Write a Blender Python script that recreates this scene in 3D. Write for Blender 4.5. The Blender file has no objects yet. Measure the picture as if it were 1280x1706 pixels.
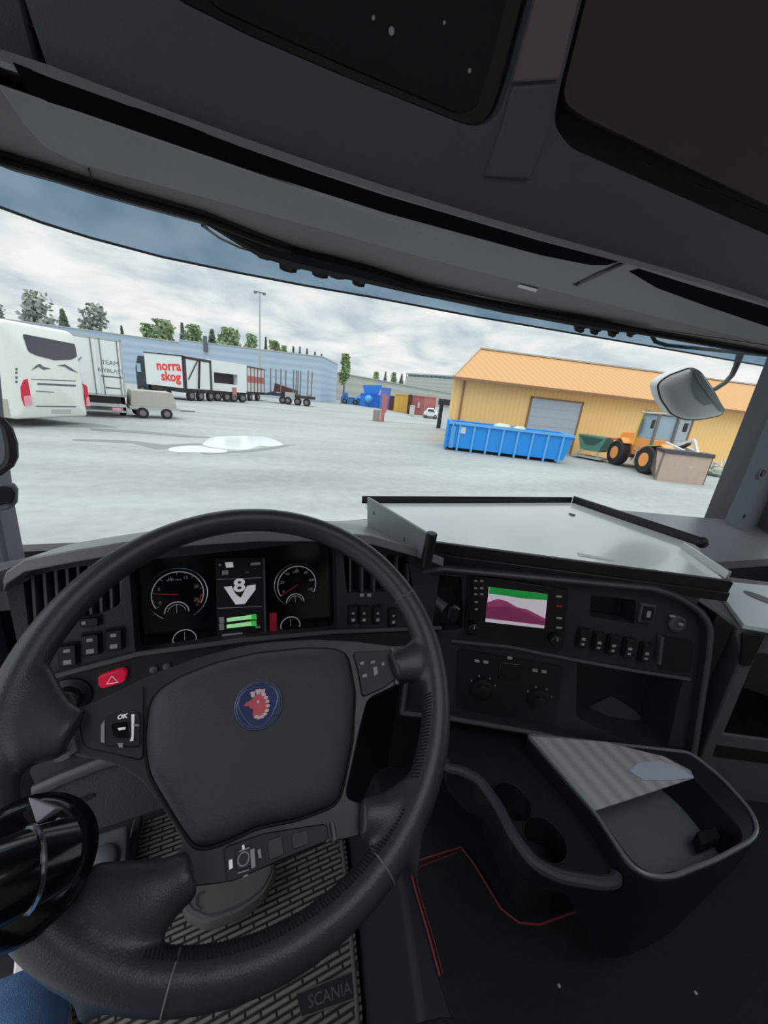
import bpy, bmesh, math, random
from mathutils import Vector, Matrix, noise
random.seed(7)
S = bpy.context.scene
COL = S.collection
V = Vector
# ------------------------------------------------------------------ camera
FPX, CX, CY, H = 605.0, 640.0, 853.0, 2.5      # focal length in pixels, centre, eye height above the yard
YAW, PIT, ROL = math.radians(23), math.radians(17.7), math.radians(6.2)
FW = V((math.sin(YAW)*math.cos(PIT), math.cos(YAW)*math.cos(PIT), -math.sin(PIT)))
R0 = V((math.cos(YAW), -math.sin(YAW), 0)); U0 = R0.cross(FW)
RT = math.cos(ROL)*R0 + math.sin(ROL)*U0; UP = -math.sin(ROL)*R0 + math.cos(ROL)*U0
EYE = V((0, 0, H))
cd = bpy.data.cameras.new('camera'); cam = bpy.data.objects.new('camera', cd); COL.objects.link(cam)
cd.sensor_fit = 'HORIZONTAL'; cd.sensor_width = 36; cd.lens = FPX/1280*36; cd.clip_start = .01; cd.clip_end = 2000
cam.matrix_world = Matrix.Translation(EYE) @ Matrix((RT, UP, -FW)).transposed().to_4x4()
S.camera = cam
# ------------------------------------------------------------------ world: overcast sky, brighter towards the zenith
S.view_settings.view_transform = 'Standard'; S.view_settings.look = 'None'
S.view_settings.gamma = 1; S.view_settings.use_curve_mapping = False
S.view_settings.exposure = 0.0
W = bpy.data.worlds.new('sky'); S.world = W; W.use_nodes = True
nt = W.node_tree; nt.nodes.clear()
def N(t, ty, **k):
    n = t.nodes.new(ty)
    for a, b in k.items(): setattr(n, a, b)
    return n
tc = N(nt, 'ShaderNodeTexCoord'); sep = N(nt, 'ShaderNodeSeparateXYZ'); nt.links.new(tc.outputs['Generated'], sep.inputs[0])
zm = N(nt, 'ShaderNodeMath', operation='MAXIMUM'); nt.links.new(sep.outputs[2], zm.inputs[0]); zm.inputs[1].default_value = 0
za = N(nt, 'ShaderNodeMath', operation='ADD'); nt.links.new(zm.outputs[0], za.inputs[0]); za.inputs[1].default_value = .22
dv = N(nt, 'ShaderNodeVectorMath', operation='DIVIDE'); nt.links.new(tc.outputs['Generated'], dv.inputs[0])
cb = N(nt, 'ShaderNodeCombineXYZ')
for i in range(3): nt.links.new(za.outputs[0], cb.inputs[i])
nt.links.new(cb.outputs[0], dv.inputs[1])
nz = N(nt, 'ShaderNodeTexNoise'); nz.inputs['Scale'].default_value = 2.3; nz.inputs['Detail'].default_value = 7; nz.inputs['Roughness'].default_value = .55; nz.inputs['Distortion'].default_value = .35
nt.links.new(dv.outputs[0], nz.inputs['Vector'])
cr = N(nt, 'ShaderNodeValToRGB'); nt.links.new(nz.outputs['Fac'], cr.inputs[0])
e = cr.color_ramp.elements
e[0].position = .34; e[0].color = (.52, .61, .68, 1)
e[1].position = .66; e[1].color = (.95, .97, .94, 1)
m = e.new(.45); m.color = (.68, .75, .78, 1)
m = e.new(.54); m.color = (.82, .87, .86, 1)
# overcast zenith gain
gz = N(nt, 'ShaderNodeMapRange'); nt.links.new(sep.outputs[2], gz.inputs['Value'])
gz.inputs['From Min'].default_value = .30; gz.inputs['From Max'].default_value = .85; gz.inputs['To Min'].default_value = 1.0; gz.inputs['To Max'].default_value = 3.0
mul = N(nt, 'ShaderNodeVectorMath', operation='SCALE'); nt.links.new(cr.outputs[0], mul.inputs[0]); nt.links.new(gz.outputs[0], mul.inputs['Scale'])
bg = N(nt, 'ShaderNodeBackground'); nt.links.new(mul.outputs[0], bg.inputs[0]); bg.inputs[1].default_value = 1.0
wo = N(nt, 'ShaderNodeOutputWorld'); nt.links.new(bg.outputs[0], wo.inputs[0])
S.cycles.max_bounces = 10; S.cycles.diffuse_bounces = 5; S.cycles.transparent_max_bounces = 12
S.cycles.sample_clamp_indirect = 4
# ------------------------------------------------------------------ materials
def lin(c):
    return tuple(((x/255)/12.92 if x <= 10 else (((x/255)+.055)/1.055)**2.4) for x in c)
def mat(name, rgb, rough=.6, metal=0, spec=.5, bump=0, bscale=200, var=.06, vscale=6, emit=None, estr=1, coat=0, alb=None):
    m = bpy.data.materials.new(name); m.use_nodes = True
    t = m.node_tree; b = t.nodes['Principled BSDF']
    c = alb if alb else lin(rgb)
    tcn = N(t, 'ShaderNodeTexCoord'); n = N(t, 'ShaderNodeTexNoise'); n.inputs['Scale'].default_value = vscale; n.inputs['Detail'].default_value = 4
    t.links.new(tcn.outputs['Object'], n.inputs['Vector'])
    mx = N(t, 'ShaderNodeMix', data_type='RGBA'); t.links.new(n.outputs['Fac'], mx.inputs[0])
    mx.inputs[6].default_value = (*[x*(1-var) for x in c], 1); mx.inputs[7].default_value = (*[min(1, x*(1+var)) for x in c], 1)
    t.links.new(mx.outputs[2], b.inputs['Base Color'])
    b.inputs['Roughness'].default_value = rough; b.inputs['Metallic'].default_value = metal
    b.inputs['Specular IOR Level'].default_value = spec
    if coat: b.inputs['Coat Weight'].default_value = coat; b.inputs['Coat Roughness'].default_value = .08
    if bump:
        n2 = N(t, 'ShaderNodeTexNoise'); n2.inputs['Scale'].default_value = bscale; n2.inputs['Detail'].default_value = 2
        t.links.new(tcn.outputs['Object'], n2.inputs['Vector'])
        bp = N(t, 'ShaderNodeBump'); bp.inputs['Strength'].default_value = bump; bp.inputs['Distance'].default_value = .002
        t.links.new(n2.outputs['Fac'], bp.inputs['Height']); t.links.new(bp.outputs[0], b.inputs['Normal'])
    if emit:
        b.inputs['Emission Color'].default_value = (*lin(emit), 1); b.inputs['Emission Strength'].default_value = estr
    return m
M = {}
def mk(k, *a, **kw): M[k] = mat(k.replace('_', ' '), *a, **kw)
mk('header_plastic', (126, 127, 127), .75, bump=.25, bscale=500)
mk('header_strip', (112, 109, 107), .75, bump=.2, bscale=500)
mk('overhead_plastic', (84, 86, 92), .6, bump=.25, bscale=500)
mk('overhead_dark', (70, 62, 60), .7)
mk('cab_lining', (214, 208, 200), .9)
mk('bunk_fabric', (200, 196, 190), .9)
mk('overhead_light', (120, 104, 106), .7)
mk('slot_black', (14, 14, 16), .8)
mk('slot_shade', (5, 5, 6), 1.0, spec=.03)  # deep black painted for the shade inside the header slots
mk('gloss_black', (10, 10, 12), .15, spec=.6)
mk('pillar_plastic', (108, 112, 122), .65, bump=.2, bscale=400)
mk('dash_soft', (66, 66, 74), .5, bump=.3, bscale=600)
mk('dash_dark', (44, 44, 48), .5, bump=.3, bscale=600)
mk('dash_black', (26, 26, 28), .5)
mk('dash_trim', (80, 80, 84), .4)
mk('leather', (54, 53, 56), .36, bump=.14, bscale=700)
mk('hub_plastic', (60, 59, 65), .5, bump=.4, bscale=900)
mk('spoke_plastic', (40, 41, 44), .38, spec=.5)
mk('button_black', (24, 24, 26), .4)
mk('seam', (105, 103, 102), .5)
mk('chrome', (200, 200, 205), .15, metal=1)
mk('white_print', (225, 225, 225), .6)
mk('tray_board', (246, 248, 250), .22, var=.03, coat=.7)
mk('dash_top', (120, 121, 126), .30, bump=.15, bscale=600, spec=.8)  # lightened base colour carries the sky sheen on the dash top
mk('tray_edge', (30, 30, 31), .45)
mk('tray_plate', (118, 122, 122), .4)
mk('aluminium', (190, 192, 195), .35, metal=.8)
mk('console_navy', (34, 34, 46), .35)
mk('console_dark', (32, 33, 36), .4)
mk('console_rim', (120, 122, 126), .25)
mk('paper', (205, 205, 210), .8)
mk('paper_blue', (190, 200, 222), .8)
mk('carpet', (40, 40, 43), .95, bump=.9, bscale=900, var=.3, vscale=120)
mk('red_piping', (158, 66, 82), .7)
mk('tunnel', (42, 43, 50), .6)
mk('jeans', (96, 134, 186), .9, bump=.6, bscale=900, var=.35, vscale=60)
mk('reflection_grey', (150, 150, 158), .4)  # grey of the reflections painted on the glossy knob
mk('white_paint', (225, 225, 225), .4)
mk('door_daylight', (160, 160, 178), .5)  # pale tone stands in for daylight at the door edge
mk('door_grey', (85, 86, 92), .6)
mk('cabinet_grey', (96, 97, 99), .5)
mk('cabinet_white', (215, 225, 230), .4)
mk('seat_fabric', (36, 36, 42), .9, bump=.8, bscale=500)
mk('emblem_blue', (16, 30, 92), .5)
mk('emblem_red', (205, 45, 75), .3)
mk('emblem_silver', (120, 130, 160), .3, metal=.5)
mk('emblem_pale', (225, 190, 200), .4)
mk('hazard_red', (200, 20, 60), .35, emit=(190, 15, 55), estr=.35)
mk('back_white', (200, 200, 200), .5, emit=(215, 215, 220), estr=.35)
mk('back_dim', (130, 130, 130), .5, emit=(150, 150, 155), estr=.10)
mk('icon_grey', (150, 150, 152), .5, emit=(140, 140, 145), estr=.05)
mk('back_red', (160, 30, 50), .5, emit=(150, 15, 45), estr=.10)
mk('scale_white', (170, 170, 172), .5, emit=(200, 200, 205), estr=.13)
mk('back_green', (40, 150, 50), .5, emit=(70, 190, 80), estr=.5)
mk('back_green_pale', (150, 210, 150), .5, emit=(150, 215, 150), estr=.6)
mk('map_sky', (200, 190, 200), .4, emit=(180, 170, 180), estr=.6)
mk('map_green', (30, 140, 60), .4, emit=(20, 125, 55), estr=.55)
mk('map_wine', (140, 40, 90), .4, emit=(130, 60, 95), estr=.5)
mk('map_wine_dark', (110, 35, 75), .4, emit=(110, 45, 80), estr=.5)
# outside
mk('bus_white', (226, 228, 222), .35, coat=.3)
mk('truck_white', (222, 226, 228), .5)
mk('white_soft', (205, 208, 206), .6)
mk('pale_grey', (172, 176, 176), .7)
mk('beige_grey', (176, 172, 164), .8)
mk('tail_red', (200, 40, 70), .3)
mk('tail_pink', (225, 150, 165), .3)
mk('glass_dark', (60, 75, 95), .1, spec=.8)
mk('glass_light', (150, 175, 190), .15, spec=.8)
mk('rubber', (30, 30, 32), .8)
mk('rubber_black', (22, 22, 24), .7)
mk('chassis', (58, 52, 52), .7)
mk('steel', (120, 118, 116), .5, metal=.3)
mk('print_red', (232, 62, 48), .6)
mk('print_dark', (90, 98, 104), .6)
mk('dark_blue_cab', (40, 52, 66), .4)
mk('ral_blue', (30, 142, 226), .5, var=.12, vscale=1.5)
mk('ral_blue_light', (96, 170, 225), .5)
mk('blue_deep', (44, 122, 216), .5, var=.2, vscale=1)
mk('blue_pale', (70, 125, 180), .6)
mk('blue_violet', (98, 126, 205), .6)
mk('mustard', (212, 172, 84), .7)
mk('rust_red', (180, 112, 110), .7, var=.2, vscale=1)
mk('rust_brown', (88, 62, 58), .8, var=.25, vscale=2)
mk('concrete', (150, 138, 134), .9, bump=.5, bscale=20)
mk('hall_door', (176, 186, 196), .5)
mk('hall_frame', (146, 112, 84), .7)
mk('loader_orange', (238, 160, 84), .5)
mk('loader_yellow', (226, 196, 90), .5)
mk('bucket_tan', (186, 164, 150), .7, var=.15, vscale=3)
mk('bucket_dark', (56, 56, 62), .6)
mk('skip_green', (84, 132, 118), .6, var=.15, vscale=3)
mk('skip_green_dark', (50, 86, 78), .6)
mk('debris', (186, 192, 180), .8)
mk('debris_green', (96, 120, 90), .8)
mk('black_metal', (38, 40, 44), .6)
mk('bark', (92, 82, 72), .9)
mk('leaf_haze_dark', (128, 142, 126), .9, var=.3, vscale=.6)  # all leaf tones paled and greyed to paint distance haze
mk('leaf_haze_mid', (144, 162, 124), .9, var=.3, vscale=.6)
mk('leaf_haze_grey', (152, 158, 148), .9, var=.3, vscale=.6)
mk('mirror_shell', (214, 214, 212), .6)
mk('mirror_shell_dark', (136, 144, 146), .5)
mk('hose_black', (34, 32, 34), .5)

def striped(name, c1, c2, axis, period, rough=.6, bump=.0, noise_amt=.1, dist=.02):
    """corrugated or boarded sheet: a wave along one object axis tints and bumps the surface"""
    m = bpy.data.materials.new(name); m.use_nodes = True; t = m.node_tree; b = t.nodes['Principled BSDF']
    tcn = N(t, 'ShaderNodeTexCoord'); w = N(t, 'ShaderNodeTexWave', wave_type='BANDS', bands_direction=axis)
    w.inputs['Scale'].default_value = 2*math.pi/20/period*1.0; w.inputs['Distortion'].default_value = 0
    t.links.new(tcn.outputs['Object'], w.inputs['Vector'])
    n = N(t, 'ShaderNodeTexNoise'); n.inputs['Scale'].default_value = .35; n.inputs['Detail'].default_value = 5; t.links.new(tcn.outputs['Object'], n.inputs['Vector'])
    ad = N(t, 'ShaderNodeMath', operation='MULTIPLY_ADD'); t.links.new(n.outputs['Fac'], ad.inputs[0]); ad.inputs[1].default_value = noise_amt*4; t.links.new(w.outputs['Fac'], ad.inputs[2])
    mr = N(t, 'ShaderNodeMapRange'); t.links.new(ad.outputs[0], mr.inputs['Value']); mr.inputs['From Max'].default_value = 1+noise_amt*4
    mx = N(t, 'ShaderNodeMix', data_type='RGBA'); t.links.new(mr.outputs[0], mx.inputs[0])
    mx.inputs[6].default_value = (*lin(c1), 1); mx.inputs[7].default_value = (*lin(c2), 1); t.links.new(mx.outputs[2], b.inputs['Base Color'])
    b.inputs['Roughness'].default_value = rough
    if bump:
        bp = N(t, 'ShaderNodeBump'); bp.inputs['Strength'].default_value = bump; bp.inputs['Distance'].default_value = dist
        t.links.new(w.outputs['Fac'], bp.inputs['Height']); t.links.new(bp.outputs[0], b.inputs['Normal'])
    M[name] = m
striped('hall_wall', (252, 202, 128), (255, 212, 142), 'X', .30, bump=.3)
striped('hall_roof', (190, 138, 80), (200, 150, 92), 'X', .45, bump=.3)
striped('warehouse_wall', (158, 178, 198), (178, 196, 212), 'Z', 1.2, bump=.2)
striped('far_wall', (164, 166, 160), (182, 184, 180), 'Z', 2.2)
striped('paper_lined', (158, 158, 162), (196, 196, 198), 'X', .034)

# asphalt yard with paler dust, darker wet tracks
def asphalt():
    m = bpy.data.materials.new('asphalt'); m.use_nodes = True; t = m.node_tree; b = t.nodes['Principled BSDF']
    g = N(t, 'ShaderNodeTexCoord')
    mp = N(t, 'ShaderNodeMapping'); mp.inputs['Scale'].default_value = (.09, .35, 1); mp.inputs['Rotation'].default_value = (0, 0, .35); t.links.new(g.outputs['Object'], mp.inputs[0])
    n1 = N(t, 'ShaderNodeTexNoise'); n1.inputs['Scale'].default_value = 1; n1.inputs['Detail'].default_value = 6; n1.inputs['Roughness'].default_value = .6; t.links.new(mp.outputs[0], n1.inputs['Vector'])
    n2 = N(t, 'ShaderNodeTexNoise'); n2.inputs['Scale'].default_value = 3.0; n2.inputs['Detail'].default_value = 8; t.links.new(g.outputs['Object'], n2.inputs['Vector'])
    ad = N(t, 'ShaderNodeMath', operation='MULTIPLY_ADD'); t.links.new(n2.outputs['Fac'], ad.inputs[0]); ad.inputs[1].default_value = .45; t.links.new(n1.outputs['Fac'], ad.inputs[2])
    r = N(t, 'ShaderNodeValToRGB'); t.links.new(ad.outputs[0], r.inputs[0])
    el = r.color_ramp.elements; el[0].position = .45; el[0].color = (*lin((130, 134, 133)), 1); el[1].position = .95; el[1].color = (*lin((164, 168, 166)), 1)
    t.links.new(r.outputs[0], b.inputs['Base Color']); b.inputs['Roughness'].default_value = .85
    bp = N(t, 'ShaderNodeBump'); bp.inputs['Strength'].default_value = .3; bp.inputs['Distance'].default_value = .01; n3 = N(t, 'ShaderNodeTexNoise'); n3.inputs['Scale'].default_value = 40
    t.links.new(g.outputs['Object'], n3.inputs['Vector']); t.links.new(n3.outputs['Fac'], bp.inputs['Height']); t.links.new(bp.outputs[0], b.inputs['Normal'])
    M['asphalt'] = m
asphalt()
mk('wet_asphalt', (116, 120, 121), .6)
mk('water', (215, 220, 222), .08, spec=1.0)  # whitish base colour paints in the reflected sky
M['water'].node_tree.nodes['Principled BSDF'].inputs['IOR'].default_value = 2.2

def thin_glass(name, tint, gloss=.05, rough=0.0):
    m = bpy.data.materials.new(name); m.use_nodes = True; t = m.node_tree; t.nodes.clear()
    tr = N(t, 'ShaderNodeBsdfTransparent'); tr.inputs[0].default_value = (*tint, 1)
    gl = N(t, 'ShaderNodeBsdfGlossy'); gl.inputs['Roughness'].default_value = rough; gl.inputs[0].default_value = (1, 1, 1, 1)
    mx = N(t, 'ShaderNodeMixShader'); mx.inputs[0].default_value = gloss
    t.links.new(tr.outputs[0], mx.inputs[1]); t.links.new(gl.outputs[0], mx.inputs[2])
    o = N(t, 'ShaderNodeOutputMaterial'); t.links.new(mx.outputs[0], o.inputs[0]); M[name] = m
thin_glass('windscreen_glass', (.985, .985, .985), .010)
thin_glass('side_glass', (.95, .95, .955), .02)
thin_glass('visor_acrylic', (.50, .60, .68), .03, .1)
thin_glass('cabinet_glass', (.35, .36, .33), .12, .02)

# rubber mat with staggered dashes
def rubber_mat(name, rot):
    m = bpy.data.materials.new(name); m.use_nodes = True; t = m.node_tree; b = t.nodes['Principled BSDF']
    g = N(t, 'ShaderNodeTexCoord'); mp = N(t, 'ShaderNodeMapping'); mp.inputs['Rotation'].default_value = (0, 0, rot); t.links.new(g.outputs['Object'], mp.inputs[0])
    br = N(t, 'ShaderNodeTexBrick'); t.links.new(mp.outputs[0], br.inputs['Vector']); br.offset = .5
    br.inputs['Scale'].default_value = 1; br.inputs['Brick Width'].default_value = .062; br.inputs['Row Height'].default_value = .0125; br.inputs['Mortar Size'].default_value = .0040; br.inputs['Mortar Smooth'].default_value = .8
    br.inputs['Color1'].default_value = (*lin((128, 123, 118)), 1); br.inputs['Color2'].default_value = (*lin((118, 113, 109)), 1); br.inputs['Mortar'].default_value = (*lin((26, 25, 25)), 1)
    t.links.new(br.outputs[0], b.inputs['Base Color']); b.inputs['Roughness'].default_value = .6
    bp = N(t, 'ShaderNodeBump'); bp.inputs['Strength'].default_value = .8; bp.inputs['Distance'].default_value = .003; bp.invert = True
    t.links.new(br.outputs['Fac'], bp.inputs['Height']); t.links.new(bp.outputs[0], b.inputs['Normal']); M[name] = m
rubber_mat('mat_ridges', -.06)
mk('mat_plain', (98, 95, 93), .6)
mk('mat_dark', (34, 34, 36), .6)

# ------------------------------------------------------------------ geometry helpers
def ray(x, y): return FW + RT*((x-CX)/FPX) - UP*((y-CY)/FPX)
def on_plane(x, y, o, n):
    d = ray(x, y); return EYE + d*((o-EYE).dot(n)/d.dot(n))
def gz_(x, y, z=0): return on_plane(x, y, V((0, 0, z)), V((0, 0, 1)))
def hz(x, y, z): return gz_(x, y, H+z)                    # plane at a height relative to the eye
def at_x(x, y, X): return on_plane(x, y, V((X, 0, 0)), V((1, 0, 0)))
def at_y(x, y, Y): return on_plane(x, y, V((0, Y, 0)), V((0, 1, 0)))
def at_d(x, y, D):
    d = ray(x, y); return EYE + d*(D/math.hypot(d.x, d.y))
class Fr:
    def __init__(s, o, e1, e2):
        s.o = V(o); s.e1 = V(e1).normalized(); s.e2 = V(e2).normalized(); s.n = s.e1.cross(s.e2)
    def uv(s, x, y, w=0):
        q = on_plane(x, y, s.o+s.n*w, s.n)-s.o; return (q.dot(s.e1), q.dot(s.e2))
    def uvs(s, pts, w=0): return [s.uv(x, y, w) for x, y in pts]
    def p(s, u, v, w=0): return s.o+s.e1*u+s.e2*v+s.n*w
def plan_frame(o, ang, tilt):
    a = math.radians(ang); t = math.radians(tilt)
    e1 = V((math.cos(a), math.sin(a), 0)); bk = V((-math.sin(a), math.cos(a), 0))
    return Fr(V(o)+V((0, 0, H)), e1, bk*math.sin(t)+V((0, 0, math.cos(t))))
def vert_frame(a, b):
    """vertical face through ground points a -> b (a left of b as seen)"""
    a = V((a[0], a[1], 0)); b = V((b[0], b[1], 0)); return Fr(a, b-a, (0, 0, 1))
def rnd(pts, r, k=4):
    """round the corners of a 2-d outline"""
    out = []; n = len(pts)
    for i in range(n):
        p = V(pts[i]); a = V(pts[i-1])-p; b = V(pts[(i+1) % n])-p
        rr = r[i] if isinstance(r, (list, tuple)) else r
        if rr <= 0: out.append(tuple(p)); continue
        la = min(rr, a.length*.48); lb = min(rr, b.length*.48); A = p+a.normalized()*la; B = p+b.normalized()*lb
        for j in range(k+1):
            t = j/k; q = A*(1-t)**2+p*(2*t*(1-t))+B*t*t; out.append((q.x, q.y))
    return out
def rect(u, v, w, h, r=0, k=3):
    p = [(u-w/2, v-h/2), (u+w/2, v-h/2), (u+w/2, v+h/2), (u-w/2, v+h/2)]
    return rnd(p, r, k) if r else p
def circ(u, v, r, n=24, ry=None): return [(u+r*math.cos(2*math.pi*i/n), v+(ry or r)*math.sin(2*math.pi*i/n)) for i in range(n)]
def inset(pts, d):
    """move every edge of a 2-d outline inwards by d (counter-clockwise or not)"""
    n = len(pts); A = sum(pts[i][0]*pts[(i+1) % n][1]-pts[(i+1) % n][0]*pts[i][1] for i in range(n)); sg = 1 if A > 0 else -1
    out = []
    for i in range(n):
        p0, p1, p2 = V(pts[i-1]), V(pts[i]), V(pts[(i+1) % n])
        a = (p1-p0); b = (p2-p1)
        if a.length < 1e-9: a = b
        if b.length < 1e-9: b = a
        a = a.normalized(); b = b.normalized(); na = V((-a.y, a.x))*sg; nb = V((-b.y, b.x))*sg; q = na+nb
        if q.length < 1e-6: out.append(tuple(p1)); continue
        q = q.normalized(); out.append(tuple(p1+q*(d/max(.5, q.dot(na)))))
    return out
class MB:
    def __init__(s): s.v = []; s.f = []
    def add(s, vs, fs):
        k = len(s.v); s.v += [V(x) for x in vs]; s.f += [tuple(i+k for i in f) for f in fs]; return s
    def prism(s, pts, vec):
        n = len(pts); vec = V(vec); P = [V(p) for p in pts]
        return s.add(P+[p+vec for p in P], [tuple(range(n))[::-1], tuple(range(n, 2*n))]+[(i, (i+1) % n, n+(i+1) % n, n+i) for i in range(n)])
    def plate(s, F, uv, w0, w1): return s.prism([F.p(u, v, w0) for u, v in uv], F.n*(w1-w0))
    def ring(s, F, a, b, w0, w1):
        n = len(a); vs = [F.p(u, v, w) for q, w in ((a, w0), (a, w1), (b, w1), (b, w0)) for u, v in q]
        return s.add(vs, [(k*n+i, k*n+(i+1) % n, ((k+1) % 4)*n+(i+1) % n, ((k+1) % 4)*n+i) for k in range(4) for i in range(n)])
    def dome(s, F, uv, w0, steps):
        """stack of inset outlines: steps = [(inset, w)...] closed at the end"""
        mu = sum(p[0] for p in uv)/len(uv); mv = sum(p[1] for p in uv)/len(uv); mr_ = sum(math.hypot(p[0]-mu, p[1]-mv) for p in uv)/len(uv)
        rings = [[F.p(u, v, w0) for u, v in uv]]
        for d, w in steps: f = 1-d/mr_; rings.append([F.p(mu+(u-mu)*f, mv+(v-mv)*f, w) for u, v in uv])
        n = len(uv); vs = [p for r in rings for p in r]; fs = [tuple(range(n))[::-1]]
        for k in range(len(rings)-1):
            for i in range(n): fs.append((k*n+i, k*n+(i+1) % n, (k+1)*n+(i+1) % n, (k+1)*n+i))
        vs.append(F.p(mu, mv, steps[-1][1])); c_ = len(vs)-1; b_ = (len(rings)-1)*n
        fs += [(b_+i, b_+(i+1) % n, c_) for i in range(n)]
        return s.add(vs, fs)
    def box(s, c, sz, ax=None):
        c = V(c); a = [V(x) for x in (ax or ((1, 0, 0), (0, 1, 0), (0, 0, 1)))]
        P = [c+a[0]*(i*sz[0]/2)+a[1]*(j*sz[1]/2)+a[2]*(k*sz[2]/2) for k in (-1, 1) for i, j in ((-1, -1), (1, -1), (1, 1), (-1, 1))]
        return s.add(P, [(3, 2, 1, 0), (4, 5, 6, 7), (0, 1, 5, 4), (1, 2, 6, 5), (2, 3, 7, 6), (3, 0, 4, 7)])
    def fbox(s, F, u0, u1, v0, v1, w0, w1): return s.plate(F, [(u0, v0), (u1, v0), (u1, v1), (u0, v1)], w0, w1)
    def bar(s, a, b, w, h=None, up=(0, 0, 1)):
        a = V(a); b = V(b); d = b-a; up = V(up); x = d.cross(up)
        if x.length < 1e-5: x = d.cross(V((0, 1, 0)))
        x.normalize(); y = x.cross(d).normalized()
        return s.box((a+b)/2, (w, d.length, h or w), (x, d.normalized(), y))
    def tube(s, path, r, seg=10, closed=False, caps=True, nrm=None, flat=1.0):
        """sweep; r number or list; nrm = fixed normal for an oval section (thickness r*flat along nrm)"""
        P = [V(p) for p in path]; n = len(P); rs = r if isinstance(r, (list, tuple)) else [r]*n
        fl = flat if isinstance(flat, (list, tuple)) else [flat]*n
        vs = []; prev = None
        for i in range(n):
            if closed: t = P[(i+1) % n]-P[i-1]
            else: t = P[min(i+1, n-1)]-P[max(i-1, 0)]
            t.normalize()
            if nrm is not None: b = V(nrm); a = t.cross(b).normalized(); b = a.cross(t).normalized()
            else:
                if prev is None: a = t.cross(V((0, 0, 1)));  a = t.cross(V((0, 1, 0))) if a.length < .1 else a
                else: a = prev-t*prev.dot(t)
                a.normalize(); b = a.cross(t).normalized(); prev = a
            for k in range(seg):
                an = 2*math.pi*k/seg; vs.append(P[i]+a*(rs[i]*math.cos(an))+b*(rs[i]*fl[i]*math.sin(an)))
        fs = []
        for i in range(n if closed else n-1):
            j = (i+1) % n
            for k in range(seg): fs.append((i*seg+k, j*seg+k, j*seg+(k+1) % seg, i*seg+(k+1) % seg))
        if not closed and caps: fs += [tuple(range(seg)), tuple(range((n-1)*seg, n*seg))[::-1]]
        return s.add(vs, fs)
    def cyl(s, a, b, r0, r1=None, seg=20): return s.tube([a, b], [r0, r0 if r1 is None else r1], seg)
    def lathe(s, o, ax, prof, seg=28):
        """prof = [(radius, height)...] about ax"""
        o = V(o); ax = V(ax).normalized(); a = ax.cross(V((0, 0, 1))); a = ax.cross(V((0, 1, 0))) if a.length < .1 else a; a.normalize(); b = ax.cross(a)
        vs = []; fs = []
        for r, h in prof:
            for k in range(seg):
                an = 2*math.pi*k/seg; vs.append(o+ax*h+a*(r*math.cos(an))+b*(r*math.sin(an)))
        for i in range(len(prof)-1):
            for k in range(seg): fs.append((i*seg+k, i*seg+(k+1) % seg, (i+1)*seg+(k+1) % seg, (i+1)*seg+k))
        fs += [tuple(range(seg))[::-1], tuple(range((len(prof)-1)*seg, len(prof)*seg))]
        return s.add(vs, fs)
    def ball(s, c, r, sc=(1, 1, 1), nu=20, nv=12, jit=0):
        c = V(c); vs = []; fs = []
        for j in range(nv+1):
            th = math.pi*j/nv
            for i in range(nu):
                ph = 2*math.pi*i/nu; q = V((math.sin(th)*math.cos(ph), math.sin(th)*math.sin(ph), math.cos(th)))
                k = 1+(jit*noise.noise(q*2.3+c) if jit else 0); vs.append(c+V((q.x*sc[0], q.y*sc[1], q.z*sc[2]))*(r*k))
        for j in range(nv):
            for i in range(nu): fs.append((j*nu+i, (j+1)*nu+i, (j+1)*nu+(i+1) % nu, j*nu+(i+1) % nu))
        return s.add(vs, fs)
    def grid(s, rows):
        n = len(rows[0]); vs = [p for r in rows for p in r]
        return s.add(vs, [(j*n+i, j*n+i+1, (j+1)*n+i+1, (j+1)*n+i) for j in range(len(rows)-1) for i in range(n-1)])
    def sheet(s, rows, vec):
        """a grid given a thickness"""
        vec = V(vec); m = len(rows); n = len(rows[0]); A = [V(p) for r in rows for p in r]; k = m*n
        fs = [(j*n+i, j*n+i+1, (j+1)*n+i+1, (j+1)*n+i) for j in range(m-1) for i in range(n-1)]
        fs2 = [tuple(x+k for x in f[::-1]) for f in fs]
        ed = [i for i in range(n)]+[j*n+n-1 for j in range(1, m)]+[(m-1)*n+i for i in range(n-2, -1, -1)]+[j*n for j in range(m-2, 0, -1)]
        sd = [(ed[i], ed[i]+k, ed[(i+1) % len(ed)]+k, ed[(i+1) % len(ed)]) for i in range(len(ed))]
        return s.add(A+[p+vec for p in A], fs+fs2+sd)
    def mesh(s, name, off=V((0, 0, 0))):
        me = bpy.data.meshes.new(name); me.from_pydata([tuple(v-off) for v in s.v], [], s.f)
        bm = bmesh.new(); bm.from_mesh(me); bmesh.ops.remove_doubles(bm, verts=bm.verts, dist=1e-6); bmesh.ops.recalc_face_normals(bm, faces=bm.faces); bm.to_mesh(me); bm.free()
        return me
def wloc(o):
    p = V((0, 0, 0))
    while o is not None: p += o.location; o = o.parent
    return p
def finish(o, m, bev=0, seg=2, ang=32, sub=0):
    me = o.data
    if m is not None and not me.materials: me.materials.append(M[m] if isinstance(m, str) else m)
    me.polygons.foreach_set('use_smooth', [True]*len(me.polygons)); me.set_sharp_from_angle(angle=math.radians(ang))
    if sub:
        md = o.modifiers.new('sub', 'SUBSURF'); md.levels = sub; md.render_levels = sub
    if bev:
        md = o.modifiers.new('bevel', 'BEVEL'); md.width = bev; md.segments = seg; md.limit_method = 'ANGLE'; md.angle_limit = math.radians(35)
    return o
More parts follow.
